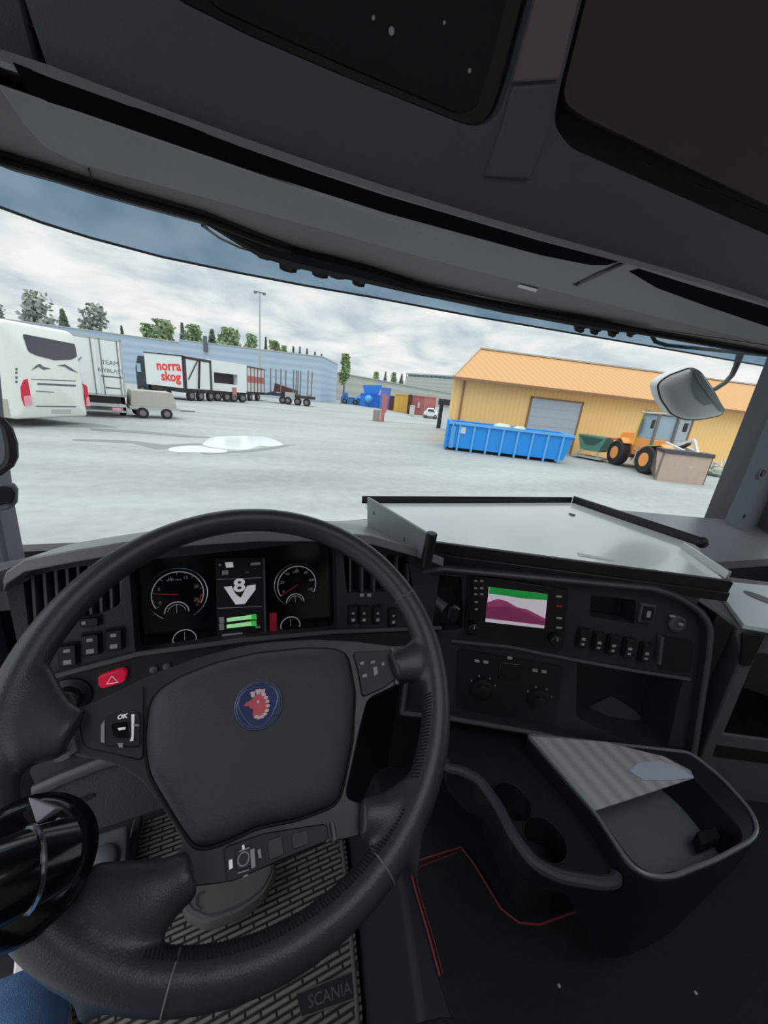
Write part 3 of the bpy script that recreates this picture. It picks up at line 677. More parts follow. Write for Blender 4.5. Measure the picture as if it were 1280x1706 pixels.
mb = MB(); mb.fbox(F, .12, .35, .15, h-.2, .0, .08); mb.cyl(F.p(.2, .3, .14), F.p(.2, h, .14), .04, seg=8); build(mb, 'gate_hinge', 'ral_blue_light', t)
mb = MB(); mb.fbox(F, .55, .9, h-.55, h-.2, 0, .03); build(mb, 'white_label', 'white_soft', t)
mb = MB(); mb.fbox(F, .1, L-.3, .02, .18, -2.0, -.5); build(mb, 'skid_rail', 'black_metal', t)
mb = MB(); mb.ball(F.p(L*.47, 1.45, -1), .5, (1.2, .8, .45), 12, 8, .5); mb.ball(F.p(L*.62, 1.45, -1), .4, (1.1, .8, .5), 12, 8, .5); tag(build(mb, 'scrap_heap', 'debris'), 'pale scrap showing above the rim of the blue container', 'scrap', kind='stuff')
# ---------------- green skip
a = gz_(957, 759); b = gz_(998, 768); a = V((a.x, a.y, 0)); b = V((b.x, b.y, 0)); 
dd = math.hypot(a.x, a.y)-1.0; a = at_d(955, 757, dd); a = V((a.x, a.y, 0)); b = at_d(1001, 766, dd-.7); b = V((b.x, b.y, 0)); F = vert_frame(a, b); L = (b-a).length; h = F.uv(962, 722)[1]
t = thing('green_tipping_skip', a, 'dark green tipping skip on frame between blue container and wheel loader', 'skip')
mb = MB(); mb.plate(F, [(0, h), (L, h), (L*.85, .55), (L*.2, .55)], -1.2, 0); build(mb, 'tub', 'skip_green', t, bev=.02)
mb = MB(); mb.plate(F, [(L*.1, h-.1), (L*.9, h-.12), (L*.65, h-.55), (L*.35, h-.55)], 0, .03); build(mb, 'tub_pressing', 'skip_green_dark', t)
mb = MB(); mb.fbox(F, -.1, L, .1, .2, -1.2, .05); mb.bar(F.p(.15, .2, 0), F.p(L*.3, .6, 0), .08); mb.bar(F.p(L-.2, .2, 0), F.p(L*.8, .6, 0), .08); build(mb, 'support_frame', 'pale_grey', t)
# ---------------- wheel loader
hd = V((-.37, -.93, 0)).normalized(); sd = V((-hd.y, hd.x, 0))        # sd = to the viewer's right
if sd.x < 0: sd = -sd
fw_ = gz_(1066, 788); fw_ = V((fw_.x, fw_.y, 0)); rw_ = fw_-hd*2.6
FS = Fr(rw_, hd, (0, 0, 1)); FS.n = -sd if FS.n.dot(sd) > 0 else FS.n    # flank facing the viewer's left
ld = thing('wheel_loader', rw_, 'orange wheel loader with glazed cab and raised lift arms before the hall', 'machine')
def sp(u, v, w): return rw_+hd*u+V((0, 0, v))+sd*w
def sbox(u0, u1, v0, v1, w0, w1, name, m, bev=.03):
    mb = MB(); mb.box(sp((u0+u1)/2, (v0+v1)/2, (w0+w1)/2), (abs(u1-u0), abs(w1-w0), abs(v1-v0)), (hd, sd, V((0, 0, 1)))); return build(mb, name, m, ld, bev=bev)
for u_, w_ in ((0, .22), (2.6, .22), (0, 2.18), (2.6, 2.18)):
    a_, b_ = MB(), MB(); wheel(a_, b_, sp(u_, .72, w_), sd, .72, .5, .5); o = build(a_, 'wheel', 'rubber_black', ld); build(b_, 'rim', 'loader_orange', o)
mb = MB()
prof = [(-.8, .75), (-.8, 1.75), (-.6, 1.95), (.7, 2.05), (.9, 1.2), (1.2, .7)]
mb.prism([sp(u, v, .55) for u, v in prof], sd*1.3); build(mb, 'engine_hood', 'loader_orange', ld, bev=.08)
sbox(1.2, 3.5, .65, 1.25, .75, 1.65, 'front_frame', 'loader_orange')
sbox(-.9, 1.0, .6, .8, .3, 2.1, 'rear_fender', 'rubber')
for u_ in (-.75, 2.5):
    mb = MB(); mb.prism([sp(u_, 1.45, .05), sp(u_+.9, 1.62, .05), sp(u_+1.3, 1.35, .05), sp(u_+1.25, 1.3, .05), sp(u_+.85, 1.55, .05), sp(u_, 1.4, .05)], sd*.55); build(mb, 'mudguard', 'loader_orange', ld)
# cab: posts, roof, glass
for u_, w_ in ((.75, .45), (2.15, .45), (.75, 1.5), (2.15, 1.5)):
    mb = MB(); mb.bar(sp(u_, 1.3, w_), sp(u_*.9+.15, 3.05, w_), .11); build(mb, 'cab_post', 'loader_yellow' if u_ < 1 else 'steel', ld)
sbox(.65, 2.2, 3.02, 3.14, .38, 1.58, 'cab_roof', 'beige_grey', .06)
sbox(.8, 2.1, 1.0, 1.75, .5, 1.5, 'cab_base', 'loader_orange')
sbox(.85, 2.05, 1.75, 3.0, .52, 1.46, 'cab_glass', 'glass_light', .02)
sbox(2.2, 2.3, 2.3, 2.75, .05, .2, 'side_mirror', 'black_metal'); sbox(2.2, 2.3, 2.3, 2.75, 1.75, 1.95, 'side_mirror', 'black_metal')
for w_ in (.85, 1.45):
    mb = MB(); mb.bar(sp(2.6, 1.6, w_), sp(3.9, 1.35, w_), .14, .3); mb.bar(sp(3.9, 1.35, w_), sp(4.6, .65, w_), .14, .28); build(mb, 'lift_arm', 'white_soft', ld, bev=.02)
mb = MB(); mb.bar(sp(2.8, 1.5, 1.15), sp(3.9, 2.0, 1.15), .14); mb.bar(sp(3.9, 2.0, 1.15), sp(4.6, 1.1, 1.15), .12); build(mb, 'tilt_link', 'white_soft', ld)
mb = MB(); mb.cyl(sp(2.9, 1.3, 1.15), sp(3.7, 1.8, 1.15), .09, seg=10); build(mb, 'tilt_cylinder', 'black_metal', ld)
mb = MB(); mb.cyl(sp(1.0, 1.9, .4), sp(1.0, 2.75, .4), .05, seg=8); build(mb, 'exhaust_pipe', 'steel', ld)
mb = MB()
for k in range(3): mb.bar(sp(1.25, .45+.3*k, .42), sp(1.6, .45+.3*k, .42), .05)
mb.bar(sp(1.25, .3, .42), sp(1.25, 1.3, .42), .05); mb.bar(sp(1.6, .3, .42), sp(1.6, 1.3, .42), .05); build(mb, 'step_ladder', 'pale_grey', ld)
ba = gz_(1092, 800); bb = gz_(1172, 809); ba = V((ba.x, ba.y, 0)); bb = V((bb.x, bb.y, 0)); F = vert_frame(ba, bb); L = (bb-ba).length; h = F.uv(1100, 752)[1]
mb = MB(); mb.plate(F, [(0, .0), (L, .0), (L, h), (0, h)], -.12, 0); build(mb, 'bucket_floor', 'bucket_tan', ld)
for u_, s_ in ((0, 1), (L, -1)):
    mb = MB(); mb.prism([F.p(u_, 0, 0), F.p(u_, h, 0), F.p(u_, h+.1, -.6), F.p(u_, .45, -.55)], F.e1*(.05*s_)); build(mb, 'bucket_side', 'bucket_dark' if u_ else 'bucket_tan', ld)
mb = MB(); mb.prism([F.p(-.03, h-.05, .05), F.p(-.03, h+.12, 0), F.p(-.03, h+.14, -.6), F.p(-.03, h+.02, -.6)], F.e1*(L+.06)); build(mb, 'bucket_edge', 'bucket_dark', ld)
mb = MB(); mb.prism([F.p(0, h+.06, -.55), F.p(0, h+.1, -.65), F.p(0, .45, -.6), F.p(0, .05, -.1), F.p(0, 0, -.05)], F.e1*L); build(mb, 'bucket_back', 'bucket_dark', ld)
# ---------------- scrap by the hall on the right
base = gz_(1212, 796)
mb = MB(); random.seed(3)
for k in range(46):
    c = V((base.x+random.uniform(-1.6, 1.9), base.y+random.uniform(-.2, .9)-.25*0, random.uniform(.1, .75)*.9)); c.y += -.26*(c.x-base.x)
    ax = V((random.uniform(-1, 1), random.uniform(-1, 1), random.uniform(-.3, 1))).normalized(); q = c+ax*random.uniform(.25, .6); c.z = max(c.z, .06); q.z = max(q.z, .06); mb.bar(c, q, random.uniform(.05, .2), .05)
for k in range(9): mb.ball((base.x+random.uniform(-1.4, 1.7), base.y+random.uniform(0, .5)-.26*random.uniform(-1, 1), .25), random.uniform(.22, .4), (1, 1, .8), 8, 6, .6)
tag(build(mb, 'scrap_pile', 'debris'), 'pale tangled scrap pile along the orange wall right of the loader', 'scrap', kind='stuff')
# ---------------- puddles and wet tracks
def decal(name, pts, m, z, lab, cat, r=.35):
    P = [gz_(x, y, z) for x, y in pts]; uv = rnd([(p.x, p.y) for p in P], r, 5); mb = MB(); mb.prism([V((a, b, .0)) for a, b in uv], (0, 0, z)); return tag(build(mb, name, m), lab, cat)
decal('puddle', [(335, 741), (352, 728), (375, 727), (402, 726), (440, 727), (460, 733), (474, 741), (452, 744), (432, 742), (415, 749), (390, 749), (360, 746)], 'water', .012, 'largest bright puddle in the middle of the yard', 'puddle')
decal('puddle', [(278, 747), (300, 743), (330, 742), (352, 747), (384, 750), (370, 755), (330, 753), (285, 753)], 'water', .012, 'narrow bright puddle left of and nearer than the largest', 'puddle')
for i, (q, lab) in enumerate((([(150, 713), (240, 718), (300, 724), (352, 728), (352, 730), (300, 728), (235, 722), (150, 717)], 'damp streak running from the coach to the puddles'),
        ([(120, 731), (220, 734), (275, 741), (330, 738), (345, 740), (300, 744), (262, 749), (220, 738), (120, 734)], 'damp streak nearest the cab left of the puddles'),
        ([(330, 752), (400, 751), (480, 741), (495, 740), (440, 751), (400, 754), (340, 757)], 'damp margin along the front of the puddles'),
        ([(30, 706), (120, 703), (160, 706), (200, 712), (120, 712), (60, 710)], 'darker patch under the tail of the coach'))):  # last one: plain darker ground beneath the coach
    decal('damp_track', q, 'wet_asphalt', .006, lab, 'damp patch', r=.2)
# ---------------- trees behind the warehouse
def tree(px, ty, wpx, D, kind, lab):
    p = at_d(px, ty, D); w = wpx/605*D*(.62 if kind == 'sparse' else .95 if kind == 'leafy' else 1.15); hgt = p.z; base = V((p.x, p.y, 0))
    t = thing('tree', base, lab, 'tree', 'trees on the skyline'); mb = MB(); mb.tube([base, base+V((0, 0, hgt*.9))], [.25, .05], 6); build(mb, 'trunk', 'bark', t)
    mb = MB(); rr = random.Random(int(px*7)); cone = kind == 'spruce'; ch = hgt*.62 if not cone else hgt*.75
    n = {'spruce': 800, 'leafy': 1500, 'sparse': 480}[kind]
    cl = [(rr.uniform(-.32, .32)*(1-.5*i_/16), rr.uniform(-.32, .32), .15+.72*i_/16) for i_ in range(17)]
    for k in range(n):
        if cone:
            f = rr.random()**.7; r_ = w/2*f*rr.uniform(.6, 1); an = rr.uniform(0, 6.28); c = base+V((r_*math.cos(an), r_*math.sin(an), hgt-ch*f-.1)); s_ = .1+w*.10
        else:
            q = rr.choice(cl); u = V((rr.gauss(0, 1), rr.gauss(0, 1), rr.gauss(0, 1))).normalized()*(rr.random()**.4)*(.26 if kind == 'leafy' else .2)
            c = base+V(((q[0]+u.x)*w, (q[1]+u.y)*w, hgt-ch+ (min(.97, q[2]+u.z))*ch)); s_ = w*.05+.12
        a = V((rr.gauss(0, 1), rr.gauss(0, 1), rr.gauss(0, 1))).normalized(); b = a.cross(V((rr.gauss(0, 1), rr.gauss(0, 1), rr.gauss(0, 1)))).normalized()
        mb.add([c+a*s_, c+b*s_, c-a*s_, c-b*s_*.8], [(0, 1, 2, 3)])
    me = bpy.data.meshes.new('crown'); off = wloc(t); me.from_pydata([tuple(v-off) for v in mb.v], [], mb.f); me.materials.append(M['leaf_haze_dark' if cone else 'leaf_haze_mid' if kind == 'leafy' else 'leaf_haze_grey'])
    o = bpy.data.objects.new('crown', me); COL.objects.link(o); o.parent = t
TR = [(50, 482, 70, 'sparse', 'large thin-crowned tree above the roof of the coach'), (-4, 502, 22, 'sparse', 'thin tree cut by the left window edge'), (103, 515, 20, 'spruce', 'small pointed tree between two thin-crowned trees'),
      (155, 504, 64, 'sparse', 'wide thin-crowned tree above the box truck'), (202, 541, 9, 'spruce', 'tiny spruce tip just right of the box truck'), (248, 540, 26, 'leafy', 'leftmost bushy tree above the warehouse roof'), (274, 533, 38, 'leafy', 'tallest bushy green tree above the warehouse roof'),
      (303, 538, 15, 'spruce', 'narrow spruce beside the tallest bushy tree'), (322, 541, 28, 'leafy', 'round dark tree right of the narrow spruce'), (353, 548, 24, 'spruce', 'thin spruce left of the bright green tree'), (381, 547, 42, 'leafy', 'bright green wide tree left of the mast'),
      (417, 555, 24, 'leafy', 'tree just left of the mast'), (443, 561, 10, 'spruce', 'narrow spruce just right of the mast'), (458, 567, 26, 'leafy', 'low round tree right of the mast'), (474, 575, 14, 'leafy', 'low bush-like tree right of the round tree'),
      (489, 577, 10, 'spruce', 'first of the small spruces right of the low trees'), (500, 577, 8, 'spruce', 'second of the small spruces over the warehouse end'), (512, 580, 10, 'spruce', 'third of the small spruces over the warehouse end'), (525, 586, 10, 'spruce', 'fourth of the small spruces over the warehouse end'), (536, 589, 9, 'spruce', 'last of the small spruces at the warehouse end'),
      (577, 589, 20, 'leafy', 'lone tree standing beyond the end of the warehouse'), (628, 619, 14, 'leafy', 'small dark tree left of the office block'), (643, 619, 9, 'spruce', 'pointed small tree left of the office block'), (657, 620, 12, 'leafy', 'bushy small tree close to the office block'), (670, 623, 11, 'spruce', 'small spruce touching the office block')]
for i, (px, ty, w, k, lab) in enumerate(TR): tree(px, ty, w, (100+(i*2 % 5)*8) if px < 600 else 300+i % 2*14, k, lab)
# ================================================================== THE CAB SHELL
FLZ, CEZ = H-1.34, H+.98
XL, XR, YB = -.60, 2.14, -1.15
def zb(x, y, z): return V((x, y, H+z))
mb = MB(); mb.box(((XL+XR)/2, 0, FLZ-.03), (XR-XL, 2.4, .06)); struct(build(mb, 'floor', 'rubber'))
c_ = MB(); c_.box((.62, -.42, CEZ), (1.3, .8, .4))
mb = MB(); mb.box(((XL+XR)/2, -.15, CEZ+.03), (XR-XL+.1, 2.2, .06)); struct(build(mb, 'ceiling', 'cab_lining', cuts=c_))
mb = MB(); mb.box((.62, -.42, CEZ+.05), (1.34, .84, .008)); struct(build(mb, 'added_hatch', 'side_glass'))    # unseen roof hatch, added to let zenith light into the cab
mb = MB(); mb.box(((XL+XR)/2, YB-.03, (FLZ+CEZ)/2), (XR-XL+.1, .06, CEZ-FLZ)); struct(build(mb, 'wall_back', 'cab_lining'))
for nm, x in (('wall_left', XL-.03), ('wall_right', XR+.03)):
    mb = MB(); mb.box((x, (YB+1.0)/2, (FLZ+CEZ)/2), (.06, 1.0-YB, CEZ-FLZ)); c_ = MB()
    if x > 0: c_.box((x, .10, H-.02), (.3, 1.24, .92))
    else: c_.box((x, .14, (FLZ+.03+H+.46)/2), (.3, 1.24, H+.46-FLZ-.03))          # the driver's door stands open
    struct(build(mb, nm, 'door_grey', cuts=c_))
mb = MB(); mb.box((XR+.03, .10, H-.02), (.006, 1.24, .92)); struct(build(mb, 'window_3', 'side_glass'))
mb = MB(); mb.box(((XL+XR)/2, 1.2, (FLZ+H-.5)/2), (XR-XL, .05, H-.5-FLZ)); struct(build(mb, 'wall_front', 'dash_black'))
# header above the windscreen (underside at eye + .31)
ZH = .31
WT = [(0, 265), (75, 286), (150, 310), (250, 338), (340, 363), (430, 398), (520, 430), (610, 460), (700, 485), (860, 520), (980, 540), (1100, 558), (1280, 590)]
wt = [hz(x, y, ZH-.01) for x, y in WT]
wt = [V((-.60, .72, wt[0].z)), V((-.44, .87, wt[0].z))]+wt+[V((2.14, .74, wt[0].z))]
SEAM = [(0, 150), (38, 205), (75, 246), (131, 273), (240, 302), (350, 332), (520, 378), (700, 428), (919, 483), (1100, 529), (1280, 573)]
sm = [hz(x, y, ZH) for x, y in SEAM]
LIP = [(85, 128), (200, 167), (300, 203), (400, 241), (520, 284), (640, 323), (780, 363), (900, 397), (1035, 433), (1150, 470), (1280, 508)]
import numpy as np
FO = plan_frame((0, .70, ZH+.012), 0, -25)
lc = np.polyfit([FO.uv(x, y)[0] for x, y in LIP], [FO.uv(x, y)[1] for x, y in LIP], 3)
lipuv = [(float(u), float(np.polyval(lc, u))) for u in np.linspace(FO.uv(85, 128)[0], FO.uv(1285, 510)[0], 24)]
lp = [FO.p(u, v) for u, v in lipuv]
slot1 = [(22, 106), (88, 132), (200, 172), (300, 207), (400, 245), (520, 287), (640, 326), (780, 367), (900, 402), (1030, 436), (1012, 442), (985, 442), (900, 425), (640, 354), (400, 278), (200, 207), (80, 170), (46, 152)]
slot2 = [(1048, 452), (1064, 448), (1160, 478), (1290, 516), (1290, 548), (1180, 511), (1095, 480)]
lpz = [EYE+(p-EYE)*(ZH/(p.z-H)) for p in lp]                      # where the header plate meets the lip of the shelf above it
out = [(p.x, p.y) for p in sm]+[(2.14, sm[-1].y-.08), (2.14, lpz[-1].y-.02)]+[(p.x, p.y+.002) for p in reversed(lpz)]+[(XL, lpz[0].y+.02), (XL, sm[0].y-.05)]
mb = MB(); mb.prism([V((a, b, H+ZH)) for a, b in out], (0, 0, .010))
c_ = MB(); g0 = [hz(x, y, ZH)-V((0, 0, .02)) for x, y in ((953, 474), (962, 477), (1044, 440), (1030, 436))]; c_.prism(g0, (0, 0, .03))
struct(build(mb, 'trim_1', 'header_plastic', bev=.002, cuts=c_))
mb = MB(); mb.box((.8, .83, H+ZH+.075), (2.7, .22, .02)); struct(build(mb, 'trim_2', 'slot_black'))
# strip between the seam and the glass
mb = MB(); seam2 = [V((p.x, p.y+.004, H+ZH+.004)) for p in sm]; seam2 = [V((XL, seam2[0].y-.06, H+ZH+.004))]+seam2+[V((2.14, seam2[-1].y-.08, H+ZH+.004))]
mb.prism([V((p.x, p.y, H+ZH+.002)) for p in seam2]+[V((p.x, p.y, H+ZH+.002)) for p in reversed(wt)], (0, 0, .05)); struct(build(mb, 'trim_3', 'header_strip', bev=.002))
mb = MB(); mb.tube([p+V((0, .006, .0)) for p in wt], .007, 8); struct(build(mb, 'trim_4', 'slot_black'))
fr = [hz(x, y, ZH-.001) for x, y in ((862, 478), (866, 474), (896, 482), (893, 487))]; mb = MB(); mb.prism(fr, (0, 0, .001)); tag(build(mb, 'sticker', 'white_soft'), 'small pale sticker on the header strip above the windscreen', 'sticker')
mb = MB(); mb.tube([hz(x, y, ZH-.002) for x, y in ((148, 281), (152, 296), (158, 309))], .0015, 6); struct(build(mb, 'trim_5', 'slot_black'))
# roof side of the header towards the outside: closes the gap to the ceiling
mb = MB(); mb.sheet([[p+V((0, .01, 0)) for p in wt], [V((p.x, min(p.y, .9), CEZ)) for p in wt]], (0, .03, 0)); struct(build(mb, 'trim_6', 'overhead_dark'))
# windscreen
WBZ = -.47
wbot = [V((-.60, .76, H+WBZ)), V((-.44, .91, H+WBZ))]+[V((p.x*1.0, p.y+.07, H+WBZ)) for p in wt[2:-1]]+[V((2.14, .80, H+WBZ))]
rows = []
for k in range(9):
    f = k/8; rows.append([a.lerp(b, f)+V((0, .02*math.sin(math.pi*f), 0)) for a, b in zip(wt, wbot)])
mb = MB(); mb.grid(rows); struct(build(mb, 'window_1', 'windscreen_glass', ang=60))
# pillars
def xz(pts, Y): return [at_y(x, y, Y) for x, y in pts]
e_ = xz([(-14, 470), (0, 590), (8, 680), (17, 760), (27, 840), (43, 925), (60, 990)], .86)
poly = [(p.x, p.z) for p in e_]+[(XL-.02, e_[-1].z), (XL-.02, H+.32), (e_[0].x-.03, H+.32)]
mb = MB(); mb.prism([V((a, .80, b)) for a, b in poly], (0, .06, 0)); struct(build(mb, 'wall_pillar_left', 'pillar_plastic', bev=.006, seg=3))
e_ = xz([(1335, 560), (1282, 690), (1240, 795), (1215, 850), (1196, 893), (1188, 905)], .86)
poly = [(p.x, p.z) for p in e_]+[(XR+.02, e_[-1].z-.05), (XR+.02, H+.32), (e_[0].x, H+.32)]
mb = MB(); mb.prism([V((a, .80, b)) for a, b in poly], (0, .06, 0)); struct(build(mb, 'wall_pillar_right', 'pillar_plastic', bev=.015, seg=3))
cpt = at_y(1265, 787, .795); mb = MB(); mb.cyl(cpt, cpt+V((0, -.012, 0)), .03, .026, 20)
t = thing('pillar_cap', cpt, 'round dark screw cap on the right windscreen pillar', 'cap'); build(mb, 'cap_disc', 'pillar_plastic', t, bev=.003)
mb = MB(); mb.cyl(cpt+V((0, -.010, 0)), cpt+V((0, -.016, 0)), .015, .014, 16); build(mb, 'cap_centre', 'dash_dark', t)
cpt = at_y(1240, 860, .798); mb = MB(); mb.cyl(cpt, cpt+V((0, -.002, 0)), .009, .009, 16); tag(build(mb, 'screw_hole', 'slot_black'), 'small black screw hole low on the right pillar', 'hole')
# handle on the left pillar
t = thing('grab_handle', at_y(10, 800, .78), 'black grab handle on the left windscreen pillar', 'handle')
mb = MB(); mb.tube([at_y(x, y, .76) for x, y in ((-24, 692), (2, 700), (12, 714), (19, 738), (20, 760), (15, 773), (0, 786), (-24, 796))], [.005, .006, .007, .008, .008, .007, .006, .005], 10); build(mb, 'grip', 'hose_black', t)
P0 = [at_y(x, y, .77) for x, y in ((-12, 806), (10, 802), (26, 803), (33, 814), (32, 835), (22, 846), (-12, 850))]; mb = MB(); mb.prism(P0, (0, -.012, 0)); build(mb, 'lower_bracket', 'pillar_plastic', t, bev=.004)
P0 = [at_y(x, y, .757) for x, y in ((-12, 812), (8, 809), (20, 812), (27, 822), (22, 838), (-12, 842))]; mb = MB(); mb.prism(P0, (0, -.004, 0)); build(mb, 'bracket_recess', 'slot_black', t, bev=.002)
# left panel with daylight put into its colour, door sill
q = [hz(x, y, -1.22) for x, y in ((28, 1545), (52, 1565), (108, 1632), (113, 1720), (60, 1720), (20, 1640))]; mb = MB(); mb.prism(q, (0, 0, -.11)); struct(build(mb, 'trim_8', 'white_paint', bev=.004))
mb = MB(); mb.box((-.475, .86, H-.72), (.03, .22, .62)); struct(build(mb, 'trim_7', 'door_daylight', bev=.01))
# ------------------------------------------------------------------ overhead front shelf
u_l = FO.uv(86, 128)[0]
oh = thing('overhead_storage_front', FO.o, 'dark grey overhead storage front with black panel recess above the windscreen', 'overhead shelf')
face = [(u, v-.006) for u, v in lipuv]+[(2.6, lipuv[-1][1]-.01), (2.6, .74), (u_l-.10, .74)]
mb = MB(); mb.plate(FO, face, -.10, 0)
for k_, s_ in ((12, slot1), (13, slot2)):
    mb_ = MB(); mb_.prism([hz(x, y, ZH-.0006) for x, y in s_], (0, 0, .0012)); struct(build(mb_, 'trim_%d' % k_, 'slot_shade'))  # flush black strips paint the shade of the open slots
bp = rnd(FO.uvs([(230, -60), (300, 2), (420, 62), (560, 122), (790, 214), (828, 200), (850, 140), (905, -60)]), [.01, .01, .01, .01, .03, .02, .01, .01], 4)
cpd = rnd(FO.uvs([(985, -60), (935, 140), (921, 205), (950, 246), (1290, 396), (1560, 470), (1560, -60)]), [.01, .01, .02, .02, .01, .01, .01], 4)
c_ = MB(); c_.plate(FO, bp, -.02, .05); c_.plate(FO, cpd, -.035, .05)
fo = build(mb, 'storage_face', 'overhead_plastic', oh, bev=.014, seg=4, cuts=c_, ang=50)
mb = MB(); mb.plate(FO, inset(bp, .003), -.024, -.016); po = build(mb, 'black_panel', 'gloss_black', oh)
mb = MB(); bz = rnd(FO.uvs([(300, -60), (360, 10), (560, 100), (770, 190), (800, 180), (815, 140), (868, -60)]), .01, 3); mb.plate(FO, bz, -.018, -.012); build(mb, 'panel_insert', 'slot_black', po, bev=.002)
for x, y, r in ((622, 30, .0022), (652, 52, .004), (740, 38, .0018), (782, 118, .0025)):
    u, v = FO.uv(x, y, -.012); mb = MB(); mb.plate(FO, circ(u, v, r, 10), -.013, -.010); build(mb, 'indicator', 'icon_grey', po)
dr = rnd(FO.uvs([(1000, -60), (962, 90), (943, 165), (975, 192), (1290, 345), (1560, 430), (1560, -60)]), [.01, .01, .02, .02, .01, .01, .01], 4)
mb = MB(); mb.plate(FO, dr, -.030, -.012); build(mb, 'locker_door', 'overhead_dark', oh, bev=.006, seg=3)
mb = MB(); mb.plate(FO, inset(cpd, .003), -.038, -.031); build(mb, 'locker_recess', 'slot_black', oh)
mb = MB(); mb.plate(FO, FO.uvs([(905, -60), (852, 138), (929, 133), (976, -60)]), -.004, .006); build(mb, 'pillar_cover', 'overhead_light', oh, bev=.003)
mb = MB(); mb.plate(FO, FO.uvs([(852, 143), (926, 138), (915, 215), (880, 300), (806, 296), (836, 208)]), -.004, .005); build(mb, 'pillar_foot', 'overhead_plastic', oh, bev=.004)
# recessed left part
FO2 = plan_frame((0, .74, ZH+.02), 0, -25)
mb = MB(); mb.plate(FO2, [(XL, 0), (u_l-.02, 0), (u_l-.02, .74), (XL, .74)], -.10, 0); build(mb, 'side_face', 'overhead_plastic', oh, bev=.006)
# ------------------------------------------------------------------ outer sun visor
VB = [(-40, 328), (0, 345), (70, 371), (150, 396), (270, 428), (400, 455), (510, 476), (620, 495), (790, 527), (960, 556), (1120, 583), (1280, 611)]
vb = [hz(x, y, .325) for x, y in VB]; vb = [vb[0]+V((-.08, -.1, 0))]+vb
vt = [V((p.x, p.y-.17, p.z+.16)) for p in vb]
sv = thing('outer_sun_visor', (.8, 1.3, H+.32), 'tinted curved sun visor outside along the top of the windscreen', 'sun visor')
mb = MB(); mb.sheet([[a.lerp(b, k/4)+V((0, .02*math.sin(math.pi*k/4), 0)) for a, b in zip(vb, vt)] for k in range(5)], (0, .003, .001)); build(mb, 'tinted_sheet', 'visor_acrylic', sv, ang=60)
mb = MB(); mb.tube(vb, .0035, 6); build(mb, 'lower_edge', 'chassis', sv)
bl = [hz(x, y, ZH-.015)+V((0, .02, 0)) for x, y in ((345, 366), (395, 392), (430, 408), (480, 421), (560, 440), (620, 455), (700, 478), (800, 500), (900, 520), (1000, 538), (1085, 552))]
mb = MB(); mb.tube(bl, [.004, .010, .017, .022, .023, .021, .016, .013, .015, .017, .008], 8); br = build(mb, 'mounting_rail', 'slot_black', sv)
mb = MB(); mb.tube([hz(x, y, ZH-.015)+V((0, .03, 0)) for x, y in ((335, 366), (365, 388), (400, 405), (438, 416))], .0035, 6); build(mb, 'rail_trim', 'steel', br)
for x, y, r in ((446, 416, .018), (486, 434, .024), (540, 444, .024), (568, 444, .026), (604, 462, .020), (640, 466, .014), (975, 542, .022), (1000, 548, .018), (1030, 552, .018), (1060, 554, .014)):
    mb = MB(); mb.ball(hz(x, y, ZH-.015)+V((0, .02, 0)), r, (1.3, 1, .8), 10, 7, .5); build(mb, 'bracket_knuckle', 'slot_black', br)
# ------------------------------------------------------------------ front mirror outside
Ym = 1.22
mr = thing('front_mirror', at_y(1150, 650, Ym), 'grey kerb mirror hanging outside from a black arm at the upper right', 'mirror')
mb = MB(); mb.tube([at_y(x, y, Ym) for x, y in ((1086, 545), (1087, 560), (1092, 569), (1110, 575), (1160, 580), (1235, 588), (1300, 594), (1380, 602))], .008, 10); build(mb, 'arm_frame', 'hose_black', mr)
mb = MB(); mb.tube([at_y(x, y, Ym) for x, y in ((1238, 574), (1234, 590), (1227, 610), (1220, 625), (1208, 638), (1192, 648), (1178, 654))], [.016, .016, .013, .012, .011, .011, .009], 12); build(mb, 'stem', 'hose_black', mr)
FM = plan_frame((at_y(1150, 655, Ym).x, Ym, at_y(1150, 655, Ym).z-H), -15, -8)
mo = rnd(FM.uvs([(1094, 640), (1112, 626), (1150, 612), (1165, 618), (1186, 647), (1206, 684), (1200, 692), (1165, 699), (1140, 699), (1118, 690), (1100, 664)]), .025, 4)
mb = MB(); mb.dome(FM, mo, -.05, [(0, .0), (.004, .008), (.02, .02), (.045, .028)]); build(mb, 'mirror_shell', 'mirror_shell', mr, ang=50)
mb = MB(); mb.plate(FM, FM.uvs([(1148, 613), (1160, 616), (1184, 650), (1205, 683), (1199, 686), (1180, 664), (1160, 636)], .02), .018, .038); build(mb, 'shell_ridge', 'mirror_shell_dark', mr, bev=.003)
mb = MB(); mb.plate(FM, rnd(FM.uvs([(1149, 618), (1160, 640), (1182, 672), (1172, 675), (1157, 664), (1148, 640)], .02), .006), .02, .034); build(mb, 'pivot_cover', 'mirror_shell_dark', mr, bev=.003)
mb = MB(); mb.tube([FM.p(u, v, .002) for u, v in mo], .004, 6, closed=True); build(mb, 'rim_seal', 'hose_black', mr)

